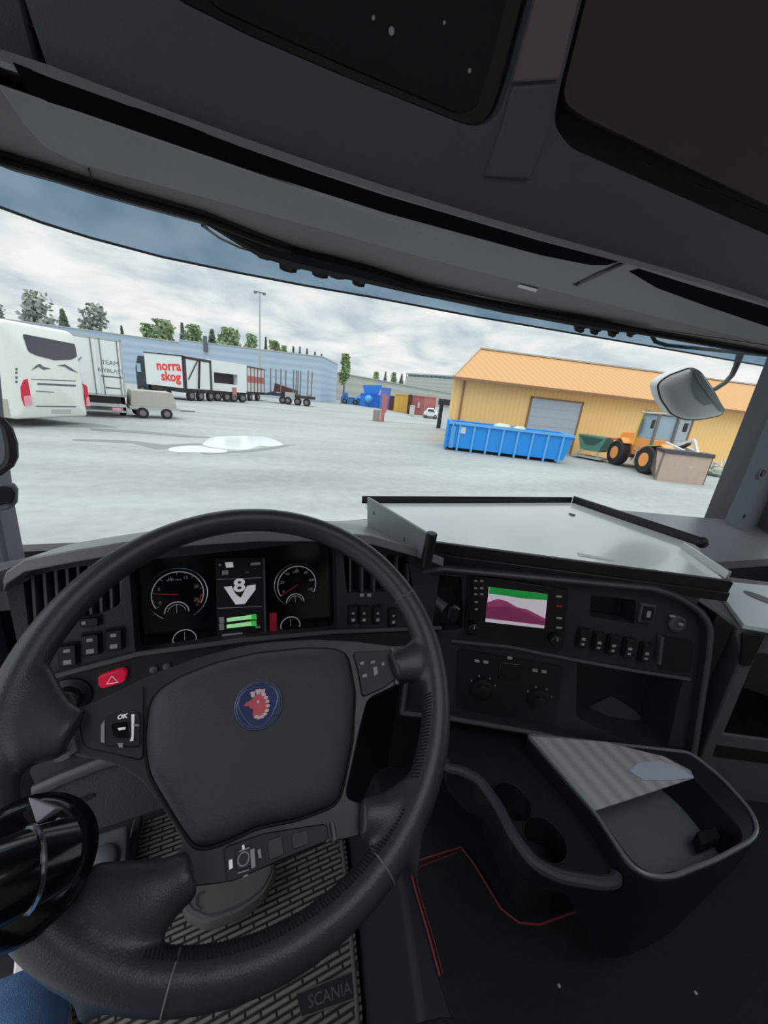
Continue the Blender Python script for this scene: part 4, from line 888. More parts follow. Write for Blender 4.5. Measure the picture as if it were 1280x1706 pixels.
# ================================================================== DASHBOARD
CL = plan_frame((0, .62, -.37), 0, 15)
db = thing('dashboard', (0, .65, H-.6), 'black wrap-round truck dashboard with instruments and air vents behind the steering wheel', 'dashboard')
hood_px = [(4, 966), (10, 952), (40, 932), (120, 917), (205, 903), (320, 891), (430, 885), (540, 886), (620, 892), (690, 912), (740, 930)]
hv = CL.uvs(hood_px, .045)
mb = MB(); lo = [(u, v-.018) for u, v in reversed(hv)]
mb.plate(CL, list(hv)+lo, -.05, .045); build(mb, 'hood_lip', 'dash_top', db, bev=.008, seg=4)
fu = CL.uvs([(8, 975), (40, 950), (120, 932), (205, 920), (320, 906), (430, 900), (540, 901), (620, 907), (690, 927), (735, 945)], .0)
bo = CL.uvs([(720, 1046), (680, 1048), (555, 1055), (400, 1068), (230, 1092), (80, 1132), (45, 1145)], 0)
mb = MB(); mb.plate(CL, list(fu)+list(bo), -.16, 0)
inst = rnd(CL.uvs([(214, 936), (560, 900), (563, 1052), (400, 1066), (226, 1091)]), .012, 4)
ventL = rnd(CL.uvs([(38, 962), (118, 946), (206, 934), (200, 1008), (170, 1022), (90, 1042), (48, 1050)]), .01, 4)
ventR = rnd(CL.uvs([(572, 925), (680, 925), (690, 985), (578, 988)]), .006, 3)
c_ = MB(); c_.plate(CL, inst, -.035, .05); c_.plate(CL, ventL, -.05, .05); c_.plate(CL, ventR, -.04, .05)
build(mb, 'instrument_panel', 'dash_dark', db, bev=.003, cuts=c_)
for nm, q, n_ in (('air_vent', ventL, 9), ('air_vent', ventR, 6)):
    us = [p[0] for p in q]; vs = [p[1] for p in q]; mb = MB(); mb.plate(CL, inset(q, .001), -.052 if n_ == 9 else -.042, -.046 if n_ == 9 else -.038); o = build(mb, nm, 'slot_black', db)
    for k in range(n_):
        u = min(us)+(max(us)-min(us))*(k+.6)/n_
        def vr(u):
            ys = []
            for i in range(len(q)):
                (a, b), (c, d_) = q[i], q[(i+1) % len(q)]
                if (a-u)*(c-u) < 0: ys.append(b+(d_-b)*(u-a)/(c-a))
            return min(ys), max(ys)
        v0, v1 = vr(u); mb = MB(); mb.fbox(CL, u-.0018, u+.0018, v0, v1, -.045, -.006); build(mb, 'slat', 'dash_trim', o)
# cluster
cl = tag(build(MB().plate(CL, inset(inst, .0008), -.038, -.033), 'instrument_glass', 'gloss_black', db))
def arc(c, r, a0, a1, n=30, w=-.031): return [CL.p(c[0]+r*math.cos(math.radians(a0+(a1-a0)*k/n)), c[1]+r*math.sin(math.radians(a0+(a1-a0)*k/n)), w) for k in range(n+1)]
def gauge(cx, cy, R, nums, red=None, inner=None, needle=None):
    c = CL.uv(cx, cy, -.032); 
    mb = MB(); mb.tube(arc(c, R, -60, 240), .0011, 6); o = build(mb, 'gauge_ring', 'chrome', db)
    mb = MB(); mb.tube(arc(c, R*.86, -28, 212), .0009, 6); build(mb, 'gauge_scale', 'scale_white', o)
    mb = MB()
    for k in range(13):
        a = math.radians(-28+240*k/12); l_ = .8 if k % 2 else .74
        mb.bar(CL.p(c[0]+R*.86*math.cos(a), c[1]+R*.86*math.sin(a), -.031), CL.p(c[0]+R*l_*math.cos(a), c[1]+R*l_*math.sin(a), -.031), .0008, .0004, up=CL.n)
    build(mb, 'gauge_ticks', 'back_dim', o)
    for i, s_ in enumerate(nums):
        a = math.radians(205-230*i/(len(nums)-1)); text(s_, CL, c[0]+R*.66*math.cos(a), c[1]+R*.66*math.sin(a), R*.17, 'back_dim', o, w=-.0325, depth=.0002)
    if red:
        mb = MB(); mb.tube(arc(c, R*.78, *red), .0012, 6); build(mb, 'red_zone', 'back_red', o)
    if needle is not None:
        a = math.radians(needle); mb = MB(); mb.bar(CL.p(c[0], c[1], -.030), CL.p(c[0]+R*.75*math.cos(a), c[1]+R*.75*math.sin(a), -.030), .0014, .0008, up=CL.n); build(mb, 'needle', 'back_red', o)
    if inner:
        ic = CL.uv(inner[0], inner[1], -.032); ir = inner[2]; mb = MB(); mb.tube(arc(ic, ir, 0, 180, 16), .0009, 6); mb.tube(arc(ic, ir*.75, 10, 170, 16), .0004, 6); build(mb, 'small_gauge', 'scale_white', o)
        mb = MB(); mb.bar(CL.p(ic[0], ic[1], -.031), CL.p(ic[0], ic[1]+ir*.8, -.031), .001, .0005, up=CL.n); build(mb, 'small_needle', 'back_dim', o)
    return o
o = gauge(297, 990, .0475, ['0', '5', '10', '15', '20', '25'], red=(-40, -5), inner=(295, 1020, .019), needle=172)
text('x100 rpm', CL, CL.uv(290, 966, -.032)[0], CL.uv(290, 966, -.032)[1], .006, 'back_dim', o, w=-.0325, depth=.0002)
o = gauge(495, 974, .0435, ['0', '20', '40', '60', '80', '100', '120'], inner=(492, 1003, .017), needle=212)
text('km/h', CL, CL.uv(493, 953, -.032)[0], CL.uv(493, 953, -.032)[1], .006, 'back_dim', o, w=-.0325, depth=.0002)
for x, y in ((308, 1066), (484, 1043)):
    c = CL.uv(x, y, -.032); mb = MB(); mb.tube(arc(c, .019, 0, 180, 16), .0009, 6); o = build(mb, 'small_gauge', 'scale_white', db)
    mb = MB(); mb.bar(CL.p(c[0], c[1], -.031), CL.p(c[0], c[1]+.015, -.031), .001, .0005, up=CL.n); mb.plate(CL, circ(c[0]+.018, c[1]-.002, .002, 8), -.032, -.031); mb.plate(CL, circ(c[0]-.018, c[1]-.002, .002, 8), -.032, -.031); build(mb, 'small_needle', 'back_dim', o)
q = CL.uvs([(449, 1022), (461, 1021), (462, 1054), (450, 1056)], -.032); mb = MB(); mb.plate(CL, q, -.033, -.0315); build(mb, 'warning_lamp', 'back_red', db)
# colour display
scr = CL.uvs([(359, 931), (440, 929), (443, 1058), (362, 1064)], -.03); mb = MB(); mb.plate(CL, scr, -.034, -.030); ds = build(mb, 'driver_display', 'slot_black', db, bev=.001)
q = CL.uvs([(438, 930), (441.5, 930), (444, 1056), (440.5, 1057)], -.028); mb = MB(); mb.plate(CL, q, -.030, -.027); build(mb, 'display_edge', 'dash_trim', ds)
def cz(x, y): return CL.uv(x, y, -.029)
def dplate(q, m, nm, w=-.0285):
    mb = MB(); mb.plate(CL, [cz(*p) for p in q], -.031, w); return build(mb, nm, m, ds)
for q in ([(373, 978), (386, 976.5), (392, 989), (402, 997), (405, 1005), (392, 1006)], [(412, 976), (426, 974), (426, 982), (408, 1006), (392, 1007), (396, 998), (402, 995)]): dplate(q, 'back_white', 'emblem_bar')
c8 = cz(399, 976); text('8', CL, c8[0], c8[1], .034, 'back_white', ds, 'emblem_eight', w=-.0285, depth=.0004, sx=1.25, bold=.0009)
dplate([(364.5, 939), (369.5, 941), (365, 944)], 'back_dim', 'play_icon'); dplate([(375, 937.5), (388, 936.5), (389, 945), (377, 946)], 'back_white', 'gear_icon')
dplate([(418, 938), (434, 936.5), (434, 940.5), (418, 942)], 'icon_grey', 'clock_readout'); dplate([(370, 951), (380, 950), (381, 957), (370, 958)], 'icon_grey', 'cloud_icon'); text('km', CL, *cz(412, 953), .005, 'icon_grey', ds, w=-.0285, depth=.0002)
for y in (962, 1010): dplate([(362, y+3), (436, y), (436, y+.8), (362, y+3.8)], 'icon_grey', 'divider_line')
for k, y in enumerate((1030, 1041)):
    dplate([(365, y-1), (373, y-2), (374, y+8), (366, y+9)], 'back_dim', 'battery_icon'); dplate([(378, y), (418, y-5), (420, y+1), (378, y+6)], 'back_green_pale', 'green_bar'); dplate([(410, y-5), (427, y-7), (428, y+2), (410, y+2)], 'back_green', 'green_bar', -.0288)
dplate([(370, 1057), (404, 1053.5), (404, 1057), (370, 1060.5)], 'icon_grey', 'odometer_readout'); dplate([(426, 1044), (434, 1043), (434, 1046), (426, 1047)], 'back_dim', 'status_dash')
# dash top
ft = [V((-.50, .56, H-.30)), V((-.345, .545, H-.285))]+[CL.p(u, v-.004, -.03) for u, v in hv[2:-1]]+[V((.44, .63, H-.345)), V((.70, .52, H-.345)), V((.96, .40, H-.35)), V((1.03, .44, H-.385)), V((1.2, .56, H-.42)), V((1.5, .64, H-.43)), V((2.14, .60, H-.43))]
bk_ = [V((p.x, 0, 0)) for p in ft]
def wby(x):
    for a, b in zip(wbot, wbot[1:]):
        if a.x <= x <= b.x: return a.y+(b.y-a.y)*(x-a.x)/(b.x-a.x)
    return .8
rows = []
for k in range(6):
    f = k/5; rows.append([V((p.x, p.y+(wby(p.x)+.03-p.y)*f, p.z+(H+(-.37 if p.x > 1.25 else -.44)-p.z)*f**1.4)) for p in ft])
mb = MB(); mb.sheet(rows, (0, 0, -.03)); build(mb, 'top_pad', 'dash_top', db, ang=40)
# lower strip with hazard switch
up_ = CL.uvs([(40, 1146), (80, 1130), (230, 1090), (400, 1067), (555, 1053), (735, 1046)], .006); mb = MB(); mb.tube([CL.p(u, v, .006) for u, v in up_], .0045, 8); build(mb, 'ridge', 'dash_trim', db)
lo = CL.uvs([(45, 1146), (80, 1132), (230, 1093), (400, 1069), (555, 1056), (735, 1049)], .0); d_ = [(.30, -.24), (-.28, -.25), (-.30, -.2)]
mb = MB(); mb.plate(CL, list(lo)+d_, -.12, .002); build(mb, 'lower_fascia', 'dash_black', db, bev=.003)
def key(F, px, m, nm, par, w0=.0, w1=.008, r=.003, bev=.0015):
    mb = MB(); mb.plate(F, rnd(F.uvs(px, w1), r, 3), w0, w1); return build(mb, nm, m, par, bev=bev)
hzb = key(CL, [(163, 1128), (203, 1115), (211, 1121), (207, 1137), (170, 1148), (163, 1143)], 'hazard_red', 'hazard_switch', db, 0, .011, .004)
c = CL.uv(187, 1133, .011); tri = [(c[0], c[1]+.007), (c[0]-.0075, c[1]-.005), (c[0]+.0075, c[1]-.005)]; mb = MB(); mb.tube([CL.p(u, v, .0115) for u, v in tri], .0008, 6, closed=True); build(mb, 'warning_triangle', 'back_white', hzb)
c = CL.uv(112, 1165, .01); mb = MB(); mb.lathe(CL.p(c[0], c[1], 0), CL.n, [(.030, 0), (.030, .006), (.020, .009), (.019, .022), (.016, .024)], 28); kn = build(mb, 'headlamp_knob', 'button_black', db, bev=.001)
mb = MB(); mb.fbox(CL, c[0]-.004, c[0]+.004, c[1]-.016, c[1]+.016, .02, .032); build(mb, 'knob_grip', 'dash_trim', kn, bev=.002)
for x, y in ((88, 1165), (103, 1143), (122, 1141), (138, 1147)): u, v = CL.uv(x, y, .008); mb = MB(); mb.plate(CL, circ(u, v, .0022, 8), .002, .004); build(mb, 'knob_symbol', 'back_dim', kn)
for x, y in ((256, 1116), (278, 1111)): u, v = CL.uv(x, y, .004); mb = MB(); mb.lathe(CL.p(u, v, .0), CL.n, [(.006, 0), (.006, .005), (.004, .006)], 16); build(mb, 'small_button', 'dash_trim', db)
# rocker switches left and right of the wheel
def rocker(F, cx, cy, w_, h_, par, icons, sh=0):
    u, v = F.uv(cx, cy, .006); mb = MB(); mb.plate(F, rect(u, v, w_+.004, h_+.004, .003), -.002, .003); o = build(mb, 'rocker_switch', 'slot_black', par)
    mb = MB(); P = rect(u, v, w_, h_, .0025); mb.dome(F, P, .002, [(0, .006), (.002, .009)]); b = build(mb, 'switch_face', 'button_black', o)
    for (dx, dy, sw, shh) in icons: mb = MB(); mb.plate(F, rect(u+dx*w_, v+dy*h_, sw, shh, .0006), .0088, .0095); build(mb, 'switch_symbol', 'back_dim', o)
    return o
for x, y in ((113, 1092), (151, 1074), (190, 1066)): rocker(CL, x, y, .022, .034, db, [(0, -.28, .010, .007), (0, .25, .008, .005)])
rocker(CL, 150, 1036, .024, .014, db, [(-.3, 0, .005, .005)])
for x, y in ((588, 1024), (606, 1024), (629, 1024), (655, 1028)): rocker(CL, x, y, .017, .036, db, [(0, -.28, .007, .006), (0, .1, .005, .004)])
for x in (604, 616): u, v = CL.uv(x, 992, .004); mb = MB(); mb.plate(CL, rect(u, v, .008, .006, .001), 0, .003); build(mb, 'lamp_symbol', 'back_dim', db)
# knee panel
KP = plan_frame((-.12, .52, -.60), 0, 38)
kp = rnd(KP.uvs([(62, 1328), (100, 1300), (190, 1262), (300, 1270), (330, 1330), (287, 1343), (135, 1393), (112, 1360)]), .01, 3)
mb = MB(); mb.plate(KP, kp, -.05, 0); kpo = build(mb, 'knee_panel', 'dash_dark', db, bev=.004)
rg = KP.uvs([(52, 1322), (100, 1300), (160, 1276), (205, 1262), (240, 1262)], .012); mb = MB(); mb.tube([KP.p(u, v, .006) for u, v in rg], .009, 10, nrm=KP.n, flat=.7); build(mb, 'knee_ridge', 'dash_trim', kpo)
u, v = KP.uv(133, 1333, 0); mb = MB(); mb.plate(KP, rect(u, v, .03, .006, .002), -.001, .001); mb.plate(KP, rect(u+.012, v+.002, .012, .005, .001), 0, .002); build(mb, 'release_slot', 'slot_black', kpo)
mb = MB(); q = rnd(KP.uvs([(40, 1290), (60, 1262), (150, 1262), (230, 1250), (200, 1262), (100, 1296), (55, 1322)], .01), .003, 2); mb.plate(KP, q, -.06, -.004); build(mb, 'storage_lip', 'dash_black', db, bev=.003)
q = rnd(KP.uvs([(82, 1272), (90, 1262), (112, 1258), (114, 1263), (100, 1271), (86, 1274)], .02), .002, 2); mb = MB(); mb.plate(KP, q, -.004, .01); build(mb, 'paper_slip', 'dash_trim', db)
# body blocks that close the dash below
mb = MB(); mb.box((-.12, .93, H-.80), (.90, .12, .70)); build(mb, 'footwell_wall', 'dash_black', db)
mb = MB(); mb.prism([V((.24, .70, H-.40)), V((.42, .74, H-.40)), V((1.04, .45, H-.40)), V((1.04, 1.1, H-.46)), V((.24, 1.1, H-.46))], (0, 0, -.9)); 
c_ = MB()
build(mb, 'centre_body', 'dash_black', db)
mb = MB(); mb.prism([V((1.0, .62, H-.43)), V((2.12, .66, H-.43)), V((2.12, 1.12, H-.46)), V((1.0, 1.12, H-.46))], (0, 0, -.86)); build(mb, 'passenger_body', 'dash_black', db)
# ---------------- angled centre panel
CP = plan_frame((.4, .63, -.35), -25, 10)
cpo = CP.uvs([(690, 944), (740, 940), (1085, 972), (1125, 985), (1168, 1012), (1184, 1042), (1180, 1090), (1154, 1262), (1143, 1278), (1120, 1280), (1040, 1262), (900, 1222), (750, 1196), (690, 1190)])
cpo[0] = (-.035, cpo[0][1]); cpo[-1] = (-.035, cpo[-1][1])
rim_o = rnd(cpo, [.02, 0, .01, .02, .03, .02, .0, .02, .02, .02, .01, 0, 0, .01], 4)
mb = MB(); mb.plate(CP, rim_o, -.12, -.004)
c_ = MB()
cub = rnd(CP.uvs([(962, 1098), (1140, 1128), (1112, 1250), (1050, 1240), (960, 1195)], -.004), .012, 4); c_.plate(CP, cub, -.11, .05)
slot = rnd(CP.uvs([(985, 992), (1060, 1000), (1058, 1040), (983, 1028)], -.004), .004, 3); c_.plate(CP, slot, -.06, .05)
pock = rnd(CP.uvs([(704, 965), (720, 956), (770, 960), (772, 1050), (710, 1052)], -.004), .012, 3); c_.plate(CP, pock, -.05, .05)
build(mb, 'centre_panel', 'dash_dark', db, bev=.004, seg=3, cuts=c_)
mb = MB(); mb.ring(CP, rim_o, inset(rim_o, .015), -.02, .012); build(mb, 'centre_bezel', 'dash_dark', db, bev=.004, seg=3)
rv = [CP.p(u, v, .012) for u, v in inset(rim_o, .008)]; mb = MB(); mb.tube(rv, .005, 8, closed=True); build(mb, 'centre_rim', 'dash_trim', db)
mb = MB(); mb.tube([CP.p(*CP.uv(x, y, 0), 0) for x, y in ((752, 1068), (850, 1078), (960, 1100), (1060, 1118), (1150, 1132))], .004, 8); build(mb, 'centre_ridge', 'dash_trim', db)
mb = MB(); mb.plate(CP, CP.uvs([(962, 1190), (1110, 1243), (1060, 1185), (1020, 1160)], -.10), -.105, -.10); build(mb, 'cubby_liner', 'dash_trim', db)
# lever in the pocket
pl = [CP.p(*CP.uv(x, y, .0), w) for x, y, w in ((712, 990, -.03), (730, 1003, .0), (742, 1010, .012))]; mb = MB(); mb.tube(pl, [.006, .01, .012], 12); lv = build(mb, 'parking_brake_lever', 'dash_trim', db)
c = CP.uv(755, 1022, .02); mb = MB(); mb.plate(CP, rect(c[0], c[1], .024, .036, .008, 4), .0, .024); build(mb, 'lever_head', 'button_black', lv, bev=.004)
mb = MB(); mb.tube([CP.p(c[0]-.012, c[1]+.012, .022), CP.p(c[0], c[1]+.019, .022), CP.p(c[0]+.012, c[1]+.012, .022)], .0025, 8); build(mb, 'lever_band', 'chrome', lv)
# radio
rb = rnd(CP.uvs([(782, 956), (946, 982), (936, 1082), (775, 1056)], .002), .004, 3); mb = MB(); mb.plate(CP, rb, -.004, .006); ro = build(mb, 'radio', 'gloss_black', db, bev=.002)
def pp(F, q, w0, w1, m, nm, par, r=0): mb = MB(); uv = F.uvs(q, w1); mb.plate(F, rnd(uv, r, 3) if r else uv, w0, w1); return build(mb, nm, m, par)
so = pp(CP, [(815, 978), (913, 990), (907, 1047), (809, 1036)], .005, .007, 'map_sky', 'radio_screen', ro)
pp(CP, [(816, 978), (913, 990), (912, 1000), (870, 997), (840, 992), (815, 989)], .007, .0074, 'map_green', 'map_band', so)
pp(CP, [(812, 1004), (830, 998), (845, 1002), (862, 1012), (880, 1016), (909, 1031), (908, 1041), (810, 1029)], .0066, .0084, 'map_wine', 'map_hills', so)
pp(CP, [(811, 1012), (850, 1010), (880, 1022), (909, 1036), (908, 1042), (810, 1030)], .0070, .0098, 'map_wine_dark', 'map_foreground', so)
for k, y in enumerate((968, 980, 990, 1003, 1015)):
    for x in ((793, 803) if k < 3 else (794,)): pp(CP, [(x-2.6, y-1.5), (x+2.6, y-1), (x+2.4, y+1.5), (x-2.8, y+1)], .006, .0072, 'icon_grey', 'radio_symbol', ro)
for y in (992, 1008, 1028, 1044): pp(CP, [(928, y), (937, y+1), (936, y+4), (927, y+3)], .006, .0072, 'back_red' if y == 1008 else 'icon_grey', 'radio_symbol', ro)
for x, y in ((788, 1045), (924, 1065)):
    c = CP.uv(x, y, .006); mb = MB(); mb.lathe(CP.p(c[0], c[1], .006), CP.n, [(.0125, 0), (.012, .012), (.010, .014)], 24); k_ = build(mb, 'radio_knob', 'button_black', ro)
    mb = MB(); mb.plate(CP, rect(c[0], c[1]+.006, .0025, .006), .0195, .021); build(mb, 'knob_mark', 'back_dim', k_)
# climate controls
pp(CP, [(765, 1082), (940, 1112), (925, 1208), (762, 1180)], -.004, .003, 'dash_black', 'climate_panel', db, .006)
for x, y, r in ((803, 1146, .026), (897, 1164, .026)):
    c = CP.uv(x, y, .003); mb = MB(); mb.lathe(CP.p(c[0], c[1], .003), CP.n, [(r, 0), (r*.97, .010), (r*.7, .012), (r*.6, .02), (r*.5, .021)], 28); k_ = build(mb, 'climate_knob', 'button_black', db)
    mb = MB(); mb.tube([CP.p(c[0]+r*1.12*math.cos(math.radians(a)), c[1]+r*1.12*math.sin(math.radians(a)), .004) for a in range(-50, 30, 8)], .0012, 6); build(mb, 'knob_arc', 'dash_trim', k_)
    for a in (150, 110, 60, 20, -60): mb = MB(); mb.plate(CP, circ(c[0]+r*1.15*math.cos(math.radians(a)), c[1]+r*1.15*math.sin(math.radians(a)), .0018, 8), .003, .0045); build(mb, 'knob_symbol', 'back_dim', k_)
for x, y in ((795, 1101), (810, 1103), (892, 1117), (907, 1119), (850, 1096)): pp(CP, [(x-4, y-2), (x+4, y-1), (x+4, y+3), (x-4, y+2)], .003, .0055, 'icon_grey', 'climate_button', db)
c = CP.uv(850, 1118, .003); mb = MB(); mb.plate(CP, rect(c[0], c[1], .05, .04, .006), .002, .006); build(mb, 'climate_display', 'gloss_black', db, bev=.001)
# switch row and sockets on the right
for x, y in ((972, 1064), (998, 1070), (1022, 1075), (1049, 1080), (1077, 1088)): rocker(CP, x, y, .019, .042, db, [(0, .0, .008, .006), (0, -.28, .007, .005)])
pp(CP, [(1106, 1060), (1158, 1070), (1150, 1122), (1100, 1112)], -.003, .002, 'slot_black', 'blank_cover', db, .004); pp(CP, [(1102, 1062), (1107, 1062), (1102, 1108), (1097, 1107)], -.003, .008, 'dash_trim', 'cover_edge', db)
q = CP.uv(1079, 1022, .003); mb = MB(); mb.plate(CP, rect(q[0], q[1], .032, .042, .003), -.004, .004); o = build(mb, 'large_switch', 'dash_trim', db, bev=.001); mb = MB(); mb.plate(CP, rect(q[0], q[1], .022, .032, .002), .004, .007); build(mb, 'switch_face', 'button_black', o); mb = MB(); mb.plate(CP, rect(q[0], q[1], .008, .014, .001), .007, .008); build(mb, 'switch_symbol', 'icon_grey', o)
q = CP.uv(1130, 1040, .003); mb = MB(); mb.lathe(CP.p(q[0], q[1], -.003), CP.n, [(.018, 0), (.018, .006), (.013, .008), (.011, .004)], 24); o = build(mb, 'power_socket', 'dash_trim', db)
mb = MB(); mb.plate(CP, rect(q[0]-.014, q[1]+.016, .012, .005, .001), .0, .003); mb.plate(CP, rect(q[0]+.004, q[1]+.002, .008, .005, .001), .004, .008); build(mb, 'socket_symbol', 'back_dim', o)

# ================================================================== TRAY TABLE ON THE DASH
TZ = -.30
def tz(x, y, z=TZ): return hz(x, y, z)
tr = thing('dashboard_tray', tz(900, 880), 'pale grey flat tray table with black rails lying on the dashboard', 'tray')
q = [tz(640, 838), tz(955, 838), tz(1160, 908), tz(1205, 966), tz(722, 906), V((.355, .62, H+TZ))]; q[0].x = .34
mb = MB(); mb.prism(q, (0, 0, -.014)); build(mb, 'board', 'tray_board', tr, bev=.001)
fl, frr = tz(716, 902), tz(1214, 968)
mb = MB(); dF = (frr-fl).normalized(); nF = V((dF.y, -dF.x, 0)); mb.prism([fl, frr, frr+nF*.010, fl+nF*.012], (0, 0, .004)); mb.prism([fl+nF*.002, frr+nF*.002, frr+nF*.010, fl+nF*.012], (0, 0, -.040)); build(mb, 'front_rail', 'tray_edge', tr, bev=.002)
mb = MB(); mb.prism([fl+nF*.012+V((0, 0, -.02)), frr+nF*.010+V((0, 0, -.02)), frr+nF*.016+V((0, 0, -.02)), fl+nF*.020+V((0, 0, -.02))], (0, 0, -.022)); build(mb, 'lower_rail', 'dash_black', tr, bev=.002)
r0_, r1_ = tz(640, 836), tz(953, 836); r0_.x = .335
mb = MB(); mb.bar(r0_+V((0, .004, .006)), r1_+V((0, .004, .006)), .008, .022); build(mb, 'rear_rail', 'tray_edge', tr, bev=.002)
r2_ = tz(1162, 908); mb = MB(); mb.bar(r1_+V((.004, 0, .008)), r2_+V((.004, 0, .008)), .010, .030); build(mb, 'side_rail', 'tray_edge', tr, bev=.003)
mb = MB(); mb.bar(tz(1136, 913)+V((0, 0, .008)), tz(1212, 966)+V((0, 0, .010)), .006, .02); build(mb, 'aluminium_lip', 'aluminium', tr, bev=.002)
mb = MB(); mb.ball(tz(1168, 908)+V((.0, 0, .008)), .016, (1, 1, 1), 12, 8); build(mb, 'end_knob', 'tray_edge', tr)
A0, B0, A1, B1 = [at_x(x, y, .335) for x, y in ((612, 828), (612, 886), (713, 890), (704, 934))]
mb = MB(); mb.prism([A0, B0, at_x(648, 893, .335), B1, A1], (.008, 0, 0)); ep = build(mb, 'end_plate', 'tray_plate', tr, bev=.0015)
for f, g_ in ((.15, .35), (.72, .6)):
    c = A0.lerp(A1, f).lerp(B0.lerp(B1, f), g_); mb = MB(); mb.cyl(c+V((-.002, 0, 0)), c+V((.004, 0, 0)), .005, .005, 12); build(mb, 'plate_bolt', 'steel', ep)
mb = MB(); mb.tube([A1+V((.006, -.004, .004)), B1+V((.006, -.004, -.012))], .011, 12); build(mb, 'corner_post', 'tray_edge', tr, bev=.002)
c = tz(953, 858); mb = MB(); mb.plate(Fr(c, (1, 0, 0), (0, 1, 0)), [(-.008, -.008), (.008, -.006), (-.002, .01)], 0, .004); tag(build(mb, 'crumb', 'tray_edge'), 'tiny dark chip near the far rail of the tray', 'chip')
q = [tz(x, y, TZ+.0004) for x, y in ((962, 921), (1025, 933), (1022, 935), (965, 926))]; mb = MB(); mb.prism(q, (0, 0, .001)); tag(build(mb, 'paper_strip', 'white_paint'), 'thin white paper strip near the front rail of the tray', 'paper')

# ================================================================== RIGHT-HAND CABINET
CZ = -.385
cbt = thing('glass_front_cabinet', hz(1250, 1060, -1.0), 'grey cabinet with pale top and dark glass front by the passenger side', 'cabinet')
ct = [hz(x, y, CZ) for x, y in ((1186, 966), (1240, 1040), (1300, 1050), (1420, 1070), (1420, 990), (1290, 976))]
mb = MB(); mb.prism(ct, (0, 0, -.012)); top_ = build(mb, 'cabinet_top', 'cabinet_white', cbt, bev=.002)  # top painted whitish for the daylight falling on it
c = hz(1268, 997, CZ); mb = MB(); mb.plate(Fr(c, (1, 0, 0), (0, 1, 0)), circ(0, 0, .02, 20, .035), 0, .002); build(mb, 'top_recess', 'cabinet_grey', top_)
CB = Fr(hz(1240, 1040, CZ), (math.cos(math.radians(-25)), math.sin(math.radians(-25)), 0), (0, 0, 1))
W_ = .50
mb = MB(); mb.plate(CB, [(.0, -.0125), (W_, -.0125), (W_, -.50), (.055, -.50), (.03, -.08), (.0, -.03)], -.30, -.004)
gl_ = CB.uvs([(1262, 1075), (1225, 1180), (1225, 1192), (1300, 1215)]); c_ = MB(); c_.plate(CB, [(.06, -.07), (W_-.04, -.07), (W_-.04, -.30), (.075, -.30)], -.28, .05)
build(mb, 'cabinet_frame', 'cabinet_grey', cbt, bev=.004, cuts=c_)
mb = MB(); mb.plate(CB, [(.058, -.068), (W_-.038, -.068), (W_-.038, -.302), (.073, -.302)], -.012, -.008); build(mb, 'glass_pane', 'cabinet_glass', cbt)
mb = MB(); mb.plate(CB, [(.07, -.335), (W_-.03, -.335), (W_-.03, -.37), (.075, -.37)], -.008, -.002); build(mb, 'dark_slot', 'slot_black', cbt)
mb = MB(); mb.plate(CB, [(.004, -.02), (.05, -.02), (.05, -.10), (.028, -.10)], -.002, .004); build(mb, 'corner_cover', 'dash_black', cbt, bev=.002)
mb = MB(); mb.box(CB.p(.25, -.25, -.2), (.12, .1, .02)); tag(build(mb, 'glass_reflection', 'mustard', bev=.006), 'yellowish block painting a reflection in the cabinet glass', 'reflection')  # mustard block stands in for a yellowish reflection in the glass
# black gap piece between centre panel and cabinet
mb = MB(); mb.prism([V((.965, .36, H-.375)), V((1.0, .34, H-.40)), V((1.12, .46, H-.40)), V((1.05, .6, H-.375))], (0, 0, -.55)); build(mb, 'gap_filler', 'dash_black', db, bev=.003)

# ================================================================== CENTRE CONSOLE
KZ = -.70
cn = thing('centre_console', hz(1050, 1400, -1.1), 'dark centre console with open bin and two cup holders', 'console')
ob = [(872, 1222), (985, 1350), (1044, 1440), (1075, 1464), (1120, 1468), (1200, 1436), (1258, 1404), (1268, 1385), (1255, 1352), (1205, 1296), (1150, 1252)]
obw = rnd([(p.x, p.y) for p in (hz(x, y, KZ) for x, y in ob)], .02, 4)
FK = Fr((0, 0, H+KZ), (1, 0, 0), (0, 1, 0))
ib = rnd([(p.x, p.y) for p in (hz(x, y, KZ) for x, y in ((890, 1228), (992, 1346), (1056, 1436), (1088, 1455), (1150, 1445), (1225, 1410), (1238, 1385), (1160, 1298), (1110, 1260)))], .02, 4)
cx_ = sum(p[0] for p in obw)/len(obw); cy_ = sum(p[1] for p in obw)/len(obw)
mb = MB(); mb.dome(FK, obw, 0, [(0, -.04), (.012, -.12), (.03, -.20), (.05, -.30)]); c_ = MB(); c_.plate(FK, ib, -.085, .05)
bin_ = build(mb, 'bin_body', 'console_navy', cn, bev=.006, seg=3, cuts=c_, ang=50)
mb = MB(); mb.plate(FK, inset(ib, .002), -.087, -.083); build(mb, 'bin_floor', 'pillar_plastic', cn)
mid = inset(obw, .004); mb = MB(); mb.tube([FK.p(u, v, .002) for u, v in mid], .0035, 8, closed=True); build(mb, 'bin_rim', 'console_rim', cn)
q = [hz(x, y, KZ-.07) for x, y in ((1152, 1402), (1185, 1392), (1192, 1412), (1160, 1425))]; mb = MB(); mb.prism(q, (0, 0, .03)); build(mb, 'bin_socket', 'slot_black', cn, bev=.003)
cupz = -.74; TLZ0 = -1.09
ot = [(742, 1282), (765, 1284), (800, 1302), (830, 1345), (852, 1390), (888, 1440), (930, 1462), (1000, 1474), (1030, 1470), (985, 1352), (872, 1222), (740, 1196)]
otw = rnd([(p.x, p.y) for p in (hz(x, y, cupz) for x, y in ot)], .015, 4); FQ = Fr((0, 0, H+cupz), (1, 0, 0), (0, 1, 0))
c_ = MB()
